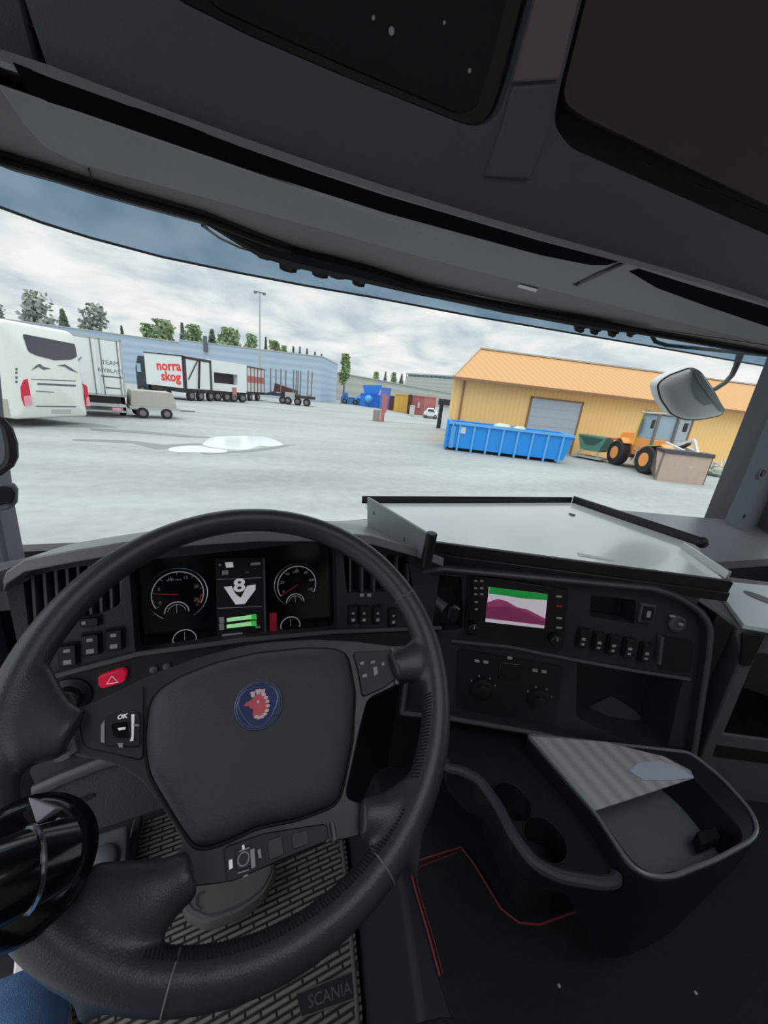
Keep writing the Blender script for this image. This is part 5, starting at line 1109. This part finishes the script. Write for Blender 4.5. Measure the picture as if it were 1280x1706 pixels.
for x, y in ((852, 1335), (908, 1398)):
    p = hz(x, y, cupz); c_.plate(FQ, circ(p.x, p.y, .038, 28), -.07, .03)
ped = rnd([(p.x, p.y) for p in (hz(x, y, TLZ0) for x, y in ((800, 1372), (838, 1470), (862, 1520), (900, 1528), (972, 1500), (1040, 1440), (1000, 1360)))], .015, 3)
mb = MB(); mb.prism([V((a, b, H+TLZ0)) for a, b in ped], (0, 0, .25)); build(mb, 'tray_pedestal', 'slot_black', cn, bev=.01)
mb = MB(); mb.dome(FQ, otw, 0, [(0, -.035), (.018, -.065), (.05, -.09)]); build(mb, 'cup_tray', 'console_dark', cn, bev=.005, seg=3, cuts=c_, ang=50)
mb = MB(); mb.tube([FQ.p(u, v, .004) for u, v in [otw[i] for i in range(len(otw)//2+14)]], .010, 10); build(mb, 'cup_tray_rim', 'dash_soft', cn)
for x, y in ((852, 1335), (908, 1398)):
    p = hz(x, y, cupz); mb = MB(); mb.tube([V((p.x+.038*math.cos(a*.25), p.y+.038*math.sin(a*.25), p.z)) for a in range(25)], .002, 6, closed=True); build(mb, 'cup_holder_ring', 'dash_black', cn)
# papers in the bin
pq = [hz(x, y, KZ+.004) for x, y in ((884, 1228), (990, 1352), (1156, 1297), (1150, 1285), (1105, 1262), (1010, 1238))]
FPp = Fr(pq[0], (pq[1]-pq[0]).normalized(), V((0, 0, 1)).cross((pq[1]-pq[0]).normalized()))
mb = MB(); mb.prism(pq, (0, 0, .003)); pa = tag(build(mb, 'lined_paper', 'paper_lined'), 'lined grey paper sheet lying over the open console bin', 'paper'); 
pq = [hz(x, y, KZ+.0085) for x, y in ((1062, 1272), (1048, 1285), (1072, 1300), (1120, 1300), (1156, 1297), (1140, 1284), (1100, 1268))]
mb = MB(); mb.prism(pq, (0, 0, .002)); tag(build(mb, 'blue_leaflet', 'paper_blue'), 'bluish leaflet at the right end of the lined paper', 'paper')
# ================================================================== FLOOR
# engine tunnel
TLZ = -1.10
tl0 = [hz(575, 1380, -1.30), hz(590, 1500, -1.30), hz(607, 1760, -1.30)]; tl1 = [hz(640, 1380, TLZ), hz(670, 1480, TLZ), hz(715, 1800, TLZ)]
mb = MB(); a = tl1+[V((1.02, tl1[-1].y, H+TLZ)), V((1.02, .9, H+TLZ)), V((tl1[0].x+.05, .9, H+TLZ))]; b = tl0+[V((1.02, tl0[-1].y, FLZ)), V((1.02, .9, FLZ)), V((tl0[0].x+.05, .9, FLZ))]
for p in b: p.z = FLZ
n = 6; mb.add(a+b, [tuple(range(6)), tuple(range(6, 12))[::-1]]+[(i, (i+1) % 6, 6+(i+1) % 6, 6+i) for i in range(6)]); struct(build(mb, 'trim_9', 'tunnel', bev=.012, seg=3))
mb = MB(); mb.box((1.3, -.2, H+TLZ-.08), (1.8, 1.9, .16)); mb2 = MB()
cp_ = [(733, 1628), (715, 1560), (692, 1482), (684, 1450), (692, 1436), (768, 1412), (790, 1440), (835, 1515), (865, 1538), (900, 1541), (985, 1510)]
cw = [hz(x, y, TLZ+.008) for x, y in cp_]
cpoly = cw[::-1]+[V((cw[0].x-.02, -.4, cw[0].z)), V((2.1, -.4, cw[0].z)), V((2.1, .5, cw[0].z)), V((1.0, .45, cw[0].z))]
mb = MB(); mb.prism(cpoly, (0, 0, -.008)); cm = tag(build(mb, 'carpet_mat', 'carpet', bev=.002), 'charcoal tunnel carpet with pink-red piped edge beside the driver seat', 'carpet')
def rel(o, nm, mbx, m): return build(mbx, nm, m, o)
mb = MB(); mb.tube([p+V((0, 0, .002)) for p in cw], .0022, 6); rel(cm, 'piping', mb, 'red_piping')
cw2 = [hz(x, y, TLZ+.009) for x, y in ((738, 1622), (722, 1560), (700, 1490), (693, 1456), (700, 1444), (762, 1420))]; mb = MB(); mb.tube(cw2, .0010, 6); rel(cm, 'stitching', mb, 'red_piping')
for x, y in ((932, 1642), (1160, 1654)): p = hz(x, y, TLZ+.010); mb = MB(); mb.ball(p, .0028, (1, 1, .5), 8, 5, .5); tag(build(mb, 'crumb', 'paper'), 'pale crumb on the carpet '+('below the console' if x < 1000 else 'near the lower right corner'), 'crumb')
mb = MB(); mb.box((1.55, .05, FLZ+.115), (1.1, 1.3, .23)); struct(build(mb, 'trim_10', 'carpet'))
# rubber mat
MZ = -1.30
mp_ = [(300, 1372), (572, 1372), (585, 1480), (606, 1700), (600, 1800), (60, 1800), (100, 1660), (200, 1480)]
mq = rnd([(p.x, p.y) for p in (hz(x, y, MZ) for x, y in mp_)], .03, 4); FM_ = Fr((0, 0, H+MZ), (1, 0, 0), (0, 1, 0))
mb = MB(); mb.plate(FM_, mq, -.03, 0); rm = tag(build(mb, 'rubber_mat', 'mat_ridges', bev=.002), 'brown-grey ribbed rubber floor mat under the steering wheel', 'floor mat')
mb = MB(); mb.tube([FM_.p(u, v, .002) for u, v in inset(mq, .012)], .005, 8, closed=True, nrm=(0, 0, 1), flat=.7); rel(rm, 'mat_border', mb, 'mat_plain')
lb = [hz(x, y, MZ+.001) for x, y in ((494, 1656), (590, 1618), (598, 1662), (503, 1696))]; mb = MB(); mb.prism(lb, (0, 0, .0015)); rel(rm, 'name_plate', mb, 'mat_dark')
e1 = (lb[2]-lb[3]); FT = Fr(lb[3], e1, V((-e1.y, e1.x, 0))); text('SCANIA', FT, e1.length*.5, (lb[0]-lb[3]).length*.46, e1.length*.22, 'mat_plain', rm, w=.0022, depth=.0006)
mb = MB(); mb.tube([p+V((0, 0, .002)) for p in lb], .0015, 6, closed=True); rel(rm, 'plate_border', mb, 'mat_plain')
m2 = [hz(x, y, MZ+.03) for x, y in ((240, 1365), (300, 1350), (305, 1420), (235, 1480), (216, 1480))]; mb = MB(); mb.prism(m2, (0, 0, -.05)); tag(build(mb, 'rubber_footrest', 'mat_ridges', bev=.002), 'small ribbed rubber piece beyond the left wheel spoke', 'footrest')
mb = MB(); mb.bar(hz(232, 1362, MZ+.05), hz(204, 1490, MZ+.05), .018, .04); struct(build(mb, 'trim_11', 'dash_trim', bev=.004))
# pedal boxes
pq = [hz(x, y, -1.18) for x, y in ((128, 1398), (214, 1370), (206, 1500), (128, 1505))]; pc = thing('clutch_cover', pq[0], 'grey footwell cover with round bump left of the rubber footrest', 'cover')
mb = MB(); mb.prism(pq, (0, 0, -.12)); build(mb, 'cover_box', 'pillar_plastic', pc, bev=.01, seg=3); c = hz(168, 1440, -1.17); mb = MB(); mb.ball(c, .035, (1, 1.3, .7)); build(mb, 'round_bump', 'pillar_plastic', pc)
pq = [hz(x, y, -1.22) for x, y in ((300, 1495), (312, 1470), (370, 1440), (455, 1425), (462, 1450), (440, 1492), (400, 1520), (345, 1540), (308, 1525))]
pd = thing('brake_pedal', pq[0], 'rounded dark rubber pedal pad resting above the ribbed floor mat', 'pedal'); FPd = Fr((0, 0, pq[0].z), (1, 0, 0), (0, 1, 0))
pw = rnd([(p.x, p.y) for p in pq], .02, 4); mb = MB(); mb.dome(FPd, pw, -.03, [(0, -.008), (.004, 0)]); build(mb, 'pedal_pad', 'mat_plain', pd)
mb = MB(); mb.tube([FPd.p(u, v, .001) for u, v in inset(pw, .012)], .003, 6, closed=True); build(mb, 'pad_groove', 'dash_trim', pd)
c = hz(333, 1500, -1.215); mb = MB(); mb.tube([c+V((math.cos(a)*.009, math.sin(a)*.016, .001)) for a in [k*math.pi/6 for k in range(2, 11)]], .002, 6); build(mb, 'pad_mark', 'dash_trim', pd)
mb = MB(); mb.tube([FPd.p(pw[0][0]+.05, pw[0][1]+.05, -.02), FPd.p(pw[0][0]+.06, pw[0][1]+.22, -.06)], .015, 10); build(mb, 'pedal_arm', 'dash_black', pd)
# ================================================================== STEERING WHEEL
TA = math.radians(33); WC = V((.0155, .347, H-.307))
SW = Fr(WC, (1, 0, 0), (0, math.cos(TA), math.sin(TA)))     # n points at the driver's chest
sw = thing('steering_wheel', WC, 'large black leather truck steering wheel with emblem on the hub', 'steering wheel')
RR = .2135
def onw(pts, w=0): return [SW.uv(x, y, w) for x, y in pts]
def swp(uv, w=0): return SW.p(uv[0], uv[1], w)
mb = MB(); mb.tube([SW.p(RR*math.cos(2*math.pi*k/96), RR*math.sin(2*math.pi*k/96), 0) for k in range(96)], .0172, 18, closed=True)
# leather sleeves where the four spokes run into the rim
for px, rs, fl in (([(-4, 1212), (30, 1213), (62, 1215), (90, 1218), (120, 1221)], [.064, .052, .036, .025, .020], [.25, .31, .40, .50, .55]),
        ([(130, 1574), (160, 1558), (195, 1538), (245, 1503), (285, 1477), (322, 1452)], [.042, .044, .040, .029, .020, .0165], [.29, .31, .37, .5, .64, .75]),
        ([(728, 1096), (708, 1098), (682, 1103), (655, 1109)], [.044, .032, .022, .018], [.36, .46, .5, .55]),
        ([(698, 1365), (672, 1362), (640, 1361), (602, 1362)], [.046, .032, .020, .0165], [.36, .48, .62, .65])):
    mb.tube([swp(onw([p], 0)[0], -.003) for p in px], rs, 18, nrm=SW.n, flat=fl)
rimo = build(mb, 'rim', 'leather', sw, ang=80)
md = rimo.modifiers.new('join', 'REMESH'); md.mode = 'VOXEL'; md.voxel_size = .0028; md.use_smooth_shade = True
md = rimo.modifiers.new('soften', 'SMOOTH'); md.factor = .6; md.iterations = 14
# spoke frame
sf = onw([(116, 1187), (180, 1160), (250, 1126), (330, 1096), (400, 1078), (450, 1070), (520, 1066), (590, 1069), (652, 1077), (690, 1075), (694, 1128), (660, 1142), (612, 1165), (600, 1210), (585, 1280), (574, 1330), (612, 1342), (612, 1390), (540, 1405), (380, 1470), (300, 1480), (268, 1450), (300, 1418), (306, 1400), (262, 1330), (238, 1300), (205, 1278), (160, 1262), (116, 1257)], -.012)
mb = MB(); mb.plate(SW, rnd(sf, .008, 3), -.030, -.010); build(mb, 'spoke_frame', 'spoke_plastic', sw, bev=.006, seg=4)
# hub cushion
hb = onw([(246, 1168), (262, 1145), (300, 1123), (360, 1100), (430, 1084), (510, 1076), (560, 1077), (582, 1086), (594, 1150), (590, 1230), (572, 1320), (560, 1340), (500, 1362), (430, 1376), (360, 1408), (328, 1413), (312, 1396), (280, 1345), (245, 1285), (239, 1230)], .004)
hub_uv = rnd(hb, [.012, .01, .004, .004, .004, .004, .008, .012, .004, .004, .01, .012, .006, .006, .012, .012, .01, .004, .01, .004], 3)
mb = MB(); mb.dome(SW, hub_uv, -.022, [(0, -.008), (.0015, -.002), (.006, .003), (.014, .0065), (.028, .0085)]); hub = build(mb, 'airbag_cover', 'hub_plastic', sw, ang=50)
mb = MB(); mb.tube([SW.p(u, v, -.0095) for u, v in inset(hub_uv, -.0015)], .0016, 6, closed=True); build(mb, 'hub_gap', 'slot_black', sw)
mb = MB(); mb.box(SW.p(0, -.055, -.06), (.10, .10, .07), (SW.e1, SW.e2, SW.n)); mb.box(SW.p(0, -.05, -.16), (.085, .085, .2), (SW.e1, SW.e2, SW.n)); build(mb, 'column_shroud', 'dash_black', sw, bev=.012, seg=3)
# emblem
c = SW.uv(431, 1174, .009); E_ = .0235
mb = MB(); mb.plate(SW, circ(c[0], c[1], E_, 40), .006, .0098); em = build(mb, 'emblem', 'emblem_blue', sw, bev=.0006)
for r_ in (.98, .90): mb = MB(); mb.tube([SW.p(c[0]+E_*r_*math.cos(2*math.pi*k/40), c[1]+E_*r_*math.sin(2*math.pi*k/40), .0100) for k in range(40)], .0004, 5, closed=True); build(mb, 'emblem_ring', 'emblem_silver', em)
sh = [(c[0]+E_*.80*(1+.09*math.cos(3*(t_-math.pi/2)+math.pi))*math.cos(t_), c[1]+E_*.80*(1+.09*math.cos(3*(t_-math.pi/2)+math.pi))*math.sin(t_)) for t_ in [2*math.pi*k/48 for k in range(48)]]
mb = MB(); mb.plate(SW, sh, .0098, .0104); build(mb, 'emblem_shield', 'emblem_blue', em); mb = MB(); mb.tube([SW.p(u, v, .0104) for u, v in sh], .0004, 5, closed=True); build(mb, 'shield_edge', 'emblem_silver', em)
k_ = E_/1.0
gr = [(-.10, -.60), (.12, -.58), (.32, -.35), (.40, -.05), (.36, .22), (.22, .38), (.02, .42), (-.18, .36), (-.30, .22), (-.52, .16), (-.62, .04), (-.40, .0), (-.34, -.12), (-.22, -.14), (-.26, -.30), (-.22, -.46)]
mb = MB(); mb.plate(SW, [(c[0]+a*k_, c[1]+b*k_) for a, b in gr], .0104, .0112); build(mb, 'emblem_head', 'emblem_red', em)
for a, b in ((-.22, .40), (0, .46), (.2, .42)): mb = MB(); mb.plate(SW, [(c[0]+(a-.07)*k_, c[1]+(b-.06)*k_), (c[0]+(a+.07)*k_, c[1]+(b-.06)*k_), (c[0]+(a+.11)*k_, c[1]+(b+.16)*k_), (c[0]+(a-.11)*k_, c[1]+(b+.16)*k_)], .0104, .0114); build(mb, 'crown_point', 'emblem_pale', em)
for i in range(9):
    t_ = math.radians(-120+i*22); a = .34*math.cos(t_)+.04; b = .48*math.sin(t_)-.06; mb = MB(); mb.plate(SW, circ(c[0]+a*k_, c[1]+b*k_, .0022, 8, .0016), .011, .0117); build(mb, 'emblem_feather', 'emblem_pale', em)
mb = MB(); mb.plate(SW, circ(c[0]-.02*k_, c[1]+.1*k_, .0014, 8), .0112, .0118); build(mb, 'emblem_eye', 'emblem_pale', em)
# left switch pod
lp_ = rnd(onw([(140, 1180), (180, 1158), (240, 1140), (239, 1268), (180, 1254), (142, 1246), (132, 1215)], -.008), .006, 3)
mb = MB(); mb.plate(SW, lp_, -.011, -.007); pod = build(mb, 'switch_pod', 'dash_black', sw, bev=.0015)
def lab(q, m, nm, par, w=-.0045, w0=-.008): mb = MB(); mb.plate(SW, onw(q, w), w0, w); return build(mb, nm, m, par)
mb = MB(); mb.plate(SW, rnd(onw([(168, 1206), (178, 1191), (225, 1182), (233, 1190), (232, 1244), (172, 1242), (166, 1230)], -.004), .003, 3), -.008, -.0045); jp = build(mb, 'joypad', 'button_black', pod, bev=.001)
mb = MB(); mb.plate(SW, rnd(onw([(184, 1206), (212, 1200), (216, 1228), (188, 1229)], -.002), .003, 3), -.0045, -.001); build(mb, 'joypad_key', 'gloss_black', pod, bev=.001)
lab([(168, 1208), (174, 1200), (174, 1238), (168, 1236)], 'back_dim', 'joypad_edge', pod, -.0035); lab([(219, 1190), (224, 1190), (222, 1234), (216, 1235), (219, 1228)], 'back_white', 'joypad_bracket', pod, -.0035)
lab([(222, 1206), (232, 1207), (232, 1210), (222, 1210)], 'back_dim', 'joypad_dash', pod, -.0035); lab([(196, 1213), (209, 1211), (209, 1215), (198, 1217)], 'back_white', 'key_mark', pod, -.0005, -.002)
text('OK', SW, *SW.uv(204, 1194, -.004), .0055, 'back_white', pod, w=-.0042, depth=.0003, bold=.0002); lab([(196, 1238), (205, 1238), (204, 1245), (198, 1245)], 'back_dim', 'joypad_icon', pod, -.0035)
mb = MB(); mb.tube([swp(u, -.008) for u in onw([(122, 1188), (117, 1205), (116, 1235), (122, 1256)], -.008)], .004, 8, nrm=SW.n, flat=.5); build(mb, 'trim_ring', 'dash_trim', sw)
# right switch pod
mb = MB(); mb.plate(SW, rnd(onw([(588, 1086), (650, 1083), (662, 1130), (640, 1146), (604, 1162), (597, 1120)], -.008), .005, 3), -.011, -.007); pod = build(mb, 'switch_pod', 'dash_black', sw, bev=.0015)
for q in ([(600, 1104), (606, 1101), (607, 1106), (601, 1108)], [(604, 1124), (611, 1122), (612, 1127), (605, 1129)], [(618, 1102), (625, 1100), (625, 1104), (618, 1106)], [(622, 1112), (628, 1110), (630, 1122), (624, 1126)], [(636, 1104), (640, 1103), (641, 1108), (637, 1109)]): lab(q, 'back_dim', 'pod_symbol', pod, -.006)
mb = MB(); mb.tube([swp(u, -.008) for u in onw([(654, 1079), (662, 1098), (664, 1118), (661, 1140)], -.008)], .003, 8, nrm=SW.n, flat=.5); build(mb, 'trim_ring', 'dash_trim', sw)
# lower switch pod
mb = MB(); mb.plate(SW, rnd(onw([(372, 1412), (440, 1388), (522, 1375), (545, 1372), (548, 1400), (470, 1432), (380, 1472)], -.006), .004, 3), -.011, -.005); pod = build(mb, 'switch_pod', 'dash_black', sw, bev=.0015)
mb = MB(); mb.plate(SW, rnd(onw([(392, 1418), (418, 1407), (424, 1440), (396, 1452)], -.003), .002, 3), -.006, -.003); build(mb, 'cruise_keys', 'button_black', pod, bev=.0008)
for q, m in (([(381, 1434), (387, 1431), (388, 1446), (382, 1449)], 'back_white'), ([(417, 1416), (424, 1413), (426, 1444), (419, 1447)], 'icon_grey'), ([(429, 1416), (434, 1414), (436, 1429), (431, 1430)], 'back_dim'), ([(403, 1409), (407, 1407), (408, 1415), (404, 1416)], 'back_white'), ([(398, 1418), (416, 1411), (416, 1413), (398, 1420)], 'icon_grey'), ([(396, 1454), (415, 1448), (415, 1450), (396, 1456)], 'icon_grey'), ([(405, 1460), (413, 1456), (413, 1459), (406, 1462)], 'icon_grey')): lab(q, m, 'key_mark', pod, -.0022, -.0045)
cc = onw([(406, 1431)], -.003)[0]; mb = MB(); mb.tube([SW.p(cc[0]+.0045*math.cos(t_*.5), cc[1]+.0045*math.sin(t_*.5), -.0025) for t_ in range(12)], .0006, 5, closed=True); build(mb, 'cruise_symbol', 'back_dim', pod)
for q in ([(446, 1400), (470, 1392), (473, 1424), (449, 1434)], [(486, 1390), (512, 1382), (514, 1406), (489, 1416)]): mb = MB(); mb.plate(SW, rnd(onw(q, -.004), .002, 3), -.006, -.0035); o = build(mb, 'blank_key', 'spoke_plastic', pod, bev=.001)
mb = MB(); mb.plate(SW, rnd(onw([(491, 1393), (508, 1387), (509, 1402), (492, 1409)], -.003), .002, 2), -.0035, -.003); build(mb, 'key_inset', 'button_black', pod)
for q in ((540, 1372, 545, 1402), (553, 1370, 558, 1400)): mb = MB(); mb.tube([swp(u, -.009) for u in onw([(q[0], q[1]), (q[2], q[3])], -.009)], .0025, 6); build(mb, 'pod_edge', 'dash_trim', sw)
# seams and stitching on the rim
def ring(ang, name='rim_seam', a0=0, a1=360, rr=.0168):
    a = math.radians(ang); cc_ = V((RR*math.cos(a), RR*math.sin(a))); P = []
    for k in range(20):
        t_ = math.radians(a0+(a1-a0)*k/19); P.append(SW.p((RR+rr*math.cos(t_))*math.cos(a), (RR+rr*math.cos(t_))*math.sin(a), rr*math.sin(t_)))
    mb = MB(); mb.tube(P, .0009, 5); build(mb, name, 'seam', rimo)
def ang_of(x, y): u, v = SW.uv(x, y); return math.degrees(math.atan2(v, u))
for x, y in ((285, 1640), (640, 1450), (668, 1000)): ring(ang_of(x, y), a0=10, a1=190)
mb = MB(); a0, a1 = ang_of(240, 1590), ang_of(690, 1380)
if a1 < a0: a1 += 360
n_ = 74
for k in range(n_):
    a = math.radians(a0+(a1-a0)*k/(n_-1)); r1, r2 = RR-.0175, RR-.0120
    mb.bar(SW.p(r1*math.cos(a), r1*math.sin(a), .003), SW.p(r2*math.cos(a+.012), r2*math.sin(a+.012), .0135), .0012, .0012)
build(mb, 'stitching', 'slot_black', rimo)
mb = MB()
for k in range(26):
    a = math.radians(-18-24*k/25.); r1, r2 = RR-.0172, RR-.0120
    mb.bar(SW.p(r1*math.cos(a), r1*math.sin(a), .003), SW.p(r2*math.cos(a+.012), r2*math.sin(a+.012), .0135), .0010, .0010)
build(mb, 'stitching', 'slot_black', rimo)
for px in ([(566, 1338), (580, 1352), (570, 1372)],):
    pass
# ---------------- spinner knob clamped on the rim at the lower left
kc = on_plane(52, 1430, SW.p(0, 0, .028), SW.n)
ax = (EYE-kc).normalized(); ax = (ax+V((.25, .25, .10))).normalized()
FKn = Fr(kc, V((0, 0, 1)).cross(ax), ax.cross(V((0, 0, 1)).cross(ax)))
sk = thing('steering_spinner_knob', kc, 'glossy black round spinner knob clamped on the left of the steering wheel rim', 'knob')
mb = MB(); mb.lathe(kc-FKn.n*.022, FKn.n, [(.030, 0), (.041, .004), (.045, .010), (.043, .017), (.034, .023), (.02, .026)], 40); build(mb, 'base_disc', 'gloss_black', sk, ang=50)
kb = on_plane(40, 1450, kc+FKn.n*.03, FKn.n); kd = (V((-.55, -.35, .28))).normalized()
mb = MB(); mb.tube([kb+V((.018, .012, -.012)), kb+kd*.0, kb+kd*.028, kb+kd*.036], [.021, .023, .023, .017], 28); build(mb, 'knob_barrel', 'gloss_black', sk, ang=50, bev=.003)
mb = MB(); FB = Fr(kb+kd*.0, V((0, 0, 1)).cross(kd), kd.cross(V((0, 0, 1)).cross(kd))); mb.tube([FB.p(.0232*math.cos(t_*.3), .0232*math.sin(t_*.3), -.002) for t_ in range(21)], .0016, 6, closed=True); build(mb, 'knob_ring', 'chrome', sk)
mb = MB(); q = [on_plane(x, y, SW.p(0, 0, .034), SW.n) for x, y in ((46, 1328), (94, 1346), (60, 1372))]; mb.prism(q, SW.n*-.02); build(mb, 'reflection_facet', 'reflection_grey', sk, bev=.001)  # grey facet painting a reflection on the glossy disc
mb = MB(); q = [on_plane(x, y, SW.p(0, 0, .036), SW.n) for x, y in ((70, 1380), (98, 1361), (104, 1368), (84, 1386))]; mb.prism(q, SW.n*-.02); build(mb, 'reflection_bar', 'reflection_grey', sk, bev=.001)  # pale bar, a second painted reflection on the disc
mb = MB(); mb.box(SW.p(*SW.uv(30, 1430), .0), (.05, .05, .03), (SW.e1, SW.e2, SW.n)); build(mb, 'clamp', 'gloss_black', sk, bev=.008, seg=3)
mb = MB(); mb.bar(on_plane(70, 1500, SW.p(0, 0, -.02), SW.n), on_plane(110, 1545, SW.p(0, 0, -.03), SW.n), .02, .02); build(mb, 'bracket', 'dash_dark', sk, bev=.003)
mb = MB(); mb.tube([on_plane(x, y, SW.p(0, 0, -.01), SW.n) for x, y in ((15, 1520), (30, 1530), (38, 1560), (34, 1575))], .0028, 8); build(mb, 'bracket_loop', 'dash_trim', sk)
# ---------------- seat edge
st_ = thing('driver_seat', (0, -.1, FLZ), 'black mesh-fabric driver seat, only its front corner in view', 'seat')
P = rnd([(-.25, -.42), (.285, -.42), (.285, .13), (.235, .168), (.14, .182), (.05, .180), (-.05, .172), (-.25, .16)], .03, 4); FSt = Fr((0, 0, H-.70), (1, 0, 0), (0, 1, 0))
mb = MB(); mb.dome(FSt, P, -.16, [(0, -.03), (.006, -.01), (.02, .0)]); build(mb, 'cushion', 'seat_fabric', st_, ang=50)
mb = MB(); mb.box((.02, -.12, H-1.0), (.36, .40, .30)); build(mb, 'seat_base', 'dash_black', st_, bev=.02)
mb = MB(); mb.box((.02, -.5, H-.35), (.46, .12, .75)); build(mb, 'backrest', 'seat_fabric', st_, bev=.04, seg=3)
# ---------------- driver's leg
me = bpy.data.meshes.new('leg_body'); bm = bmesh.new()
J = [((-.11, -.36, -.62), .095), ((-.17, -.05, -.61), .085), ((-.215, .17, -.605), .070), ((-.232, .290, -.625), .066), ((-.262, .28, -.82), .055), ((-.30, .22, -1.05), .043), ((-.31, .20, -1.24), .038)]
vs = [bm.verts.new((p[0]+.11, p[1]+.36, p[2]+1.30)) for p, r in J]
for a, b in zip(vs, vs[1:]): bm.edges.new((a, b))
bm.to_mesh(me); bm.free()
per = bpy.data.objects.new('person', me); COL.objects.link(per); per.location = (-.11, -.36, H-1.30)
md = per.modifiers.new('skin', 'SKIN'); md.use_smooth_shade = True; me.skin_vertices.new(name='') if not me.skin_vertices else None
for i, (p, r) in enumerate(J): me.skin_vertices[0].data[i].radius = (r, r)
me.skin_vertices[0].data[0].use_root = True
md = per.modifiers.new('sub', 'SUBSURF'); md.levels = 2; md.render_levels = 2
me.materials.append(M['jeans']); tag(per, 'driver in blue jeans, only the left knee showing at the lower left corner', 'person')
mb = MB(); mb.dome(Fr((0, 0, H-1.335), (1, 0, 0), (0, 1, 0)), rnd([(-.375, .14), (-.29, .14), (-.285, .36), (-.33, .41), (-.375, .36)], .03, 4), 0, [(0, .05), (.01, .075), (.02, .085)]); build(mb, 'shoe', 'dash_black', per, ang=50)
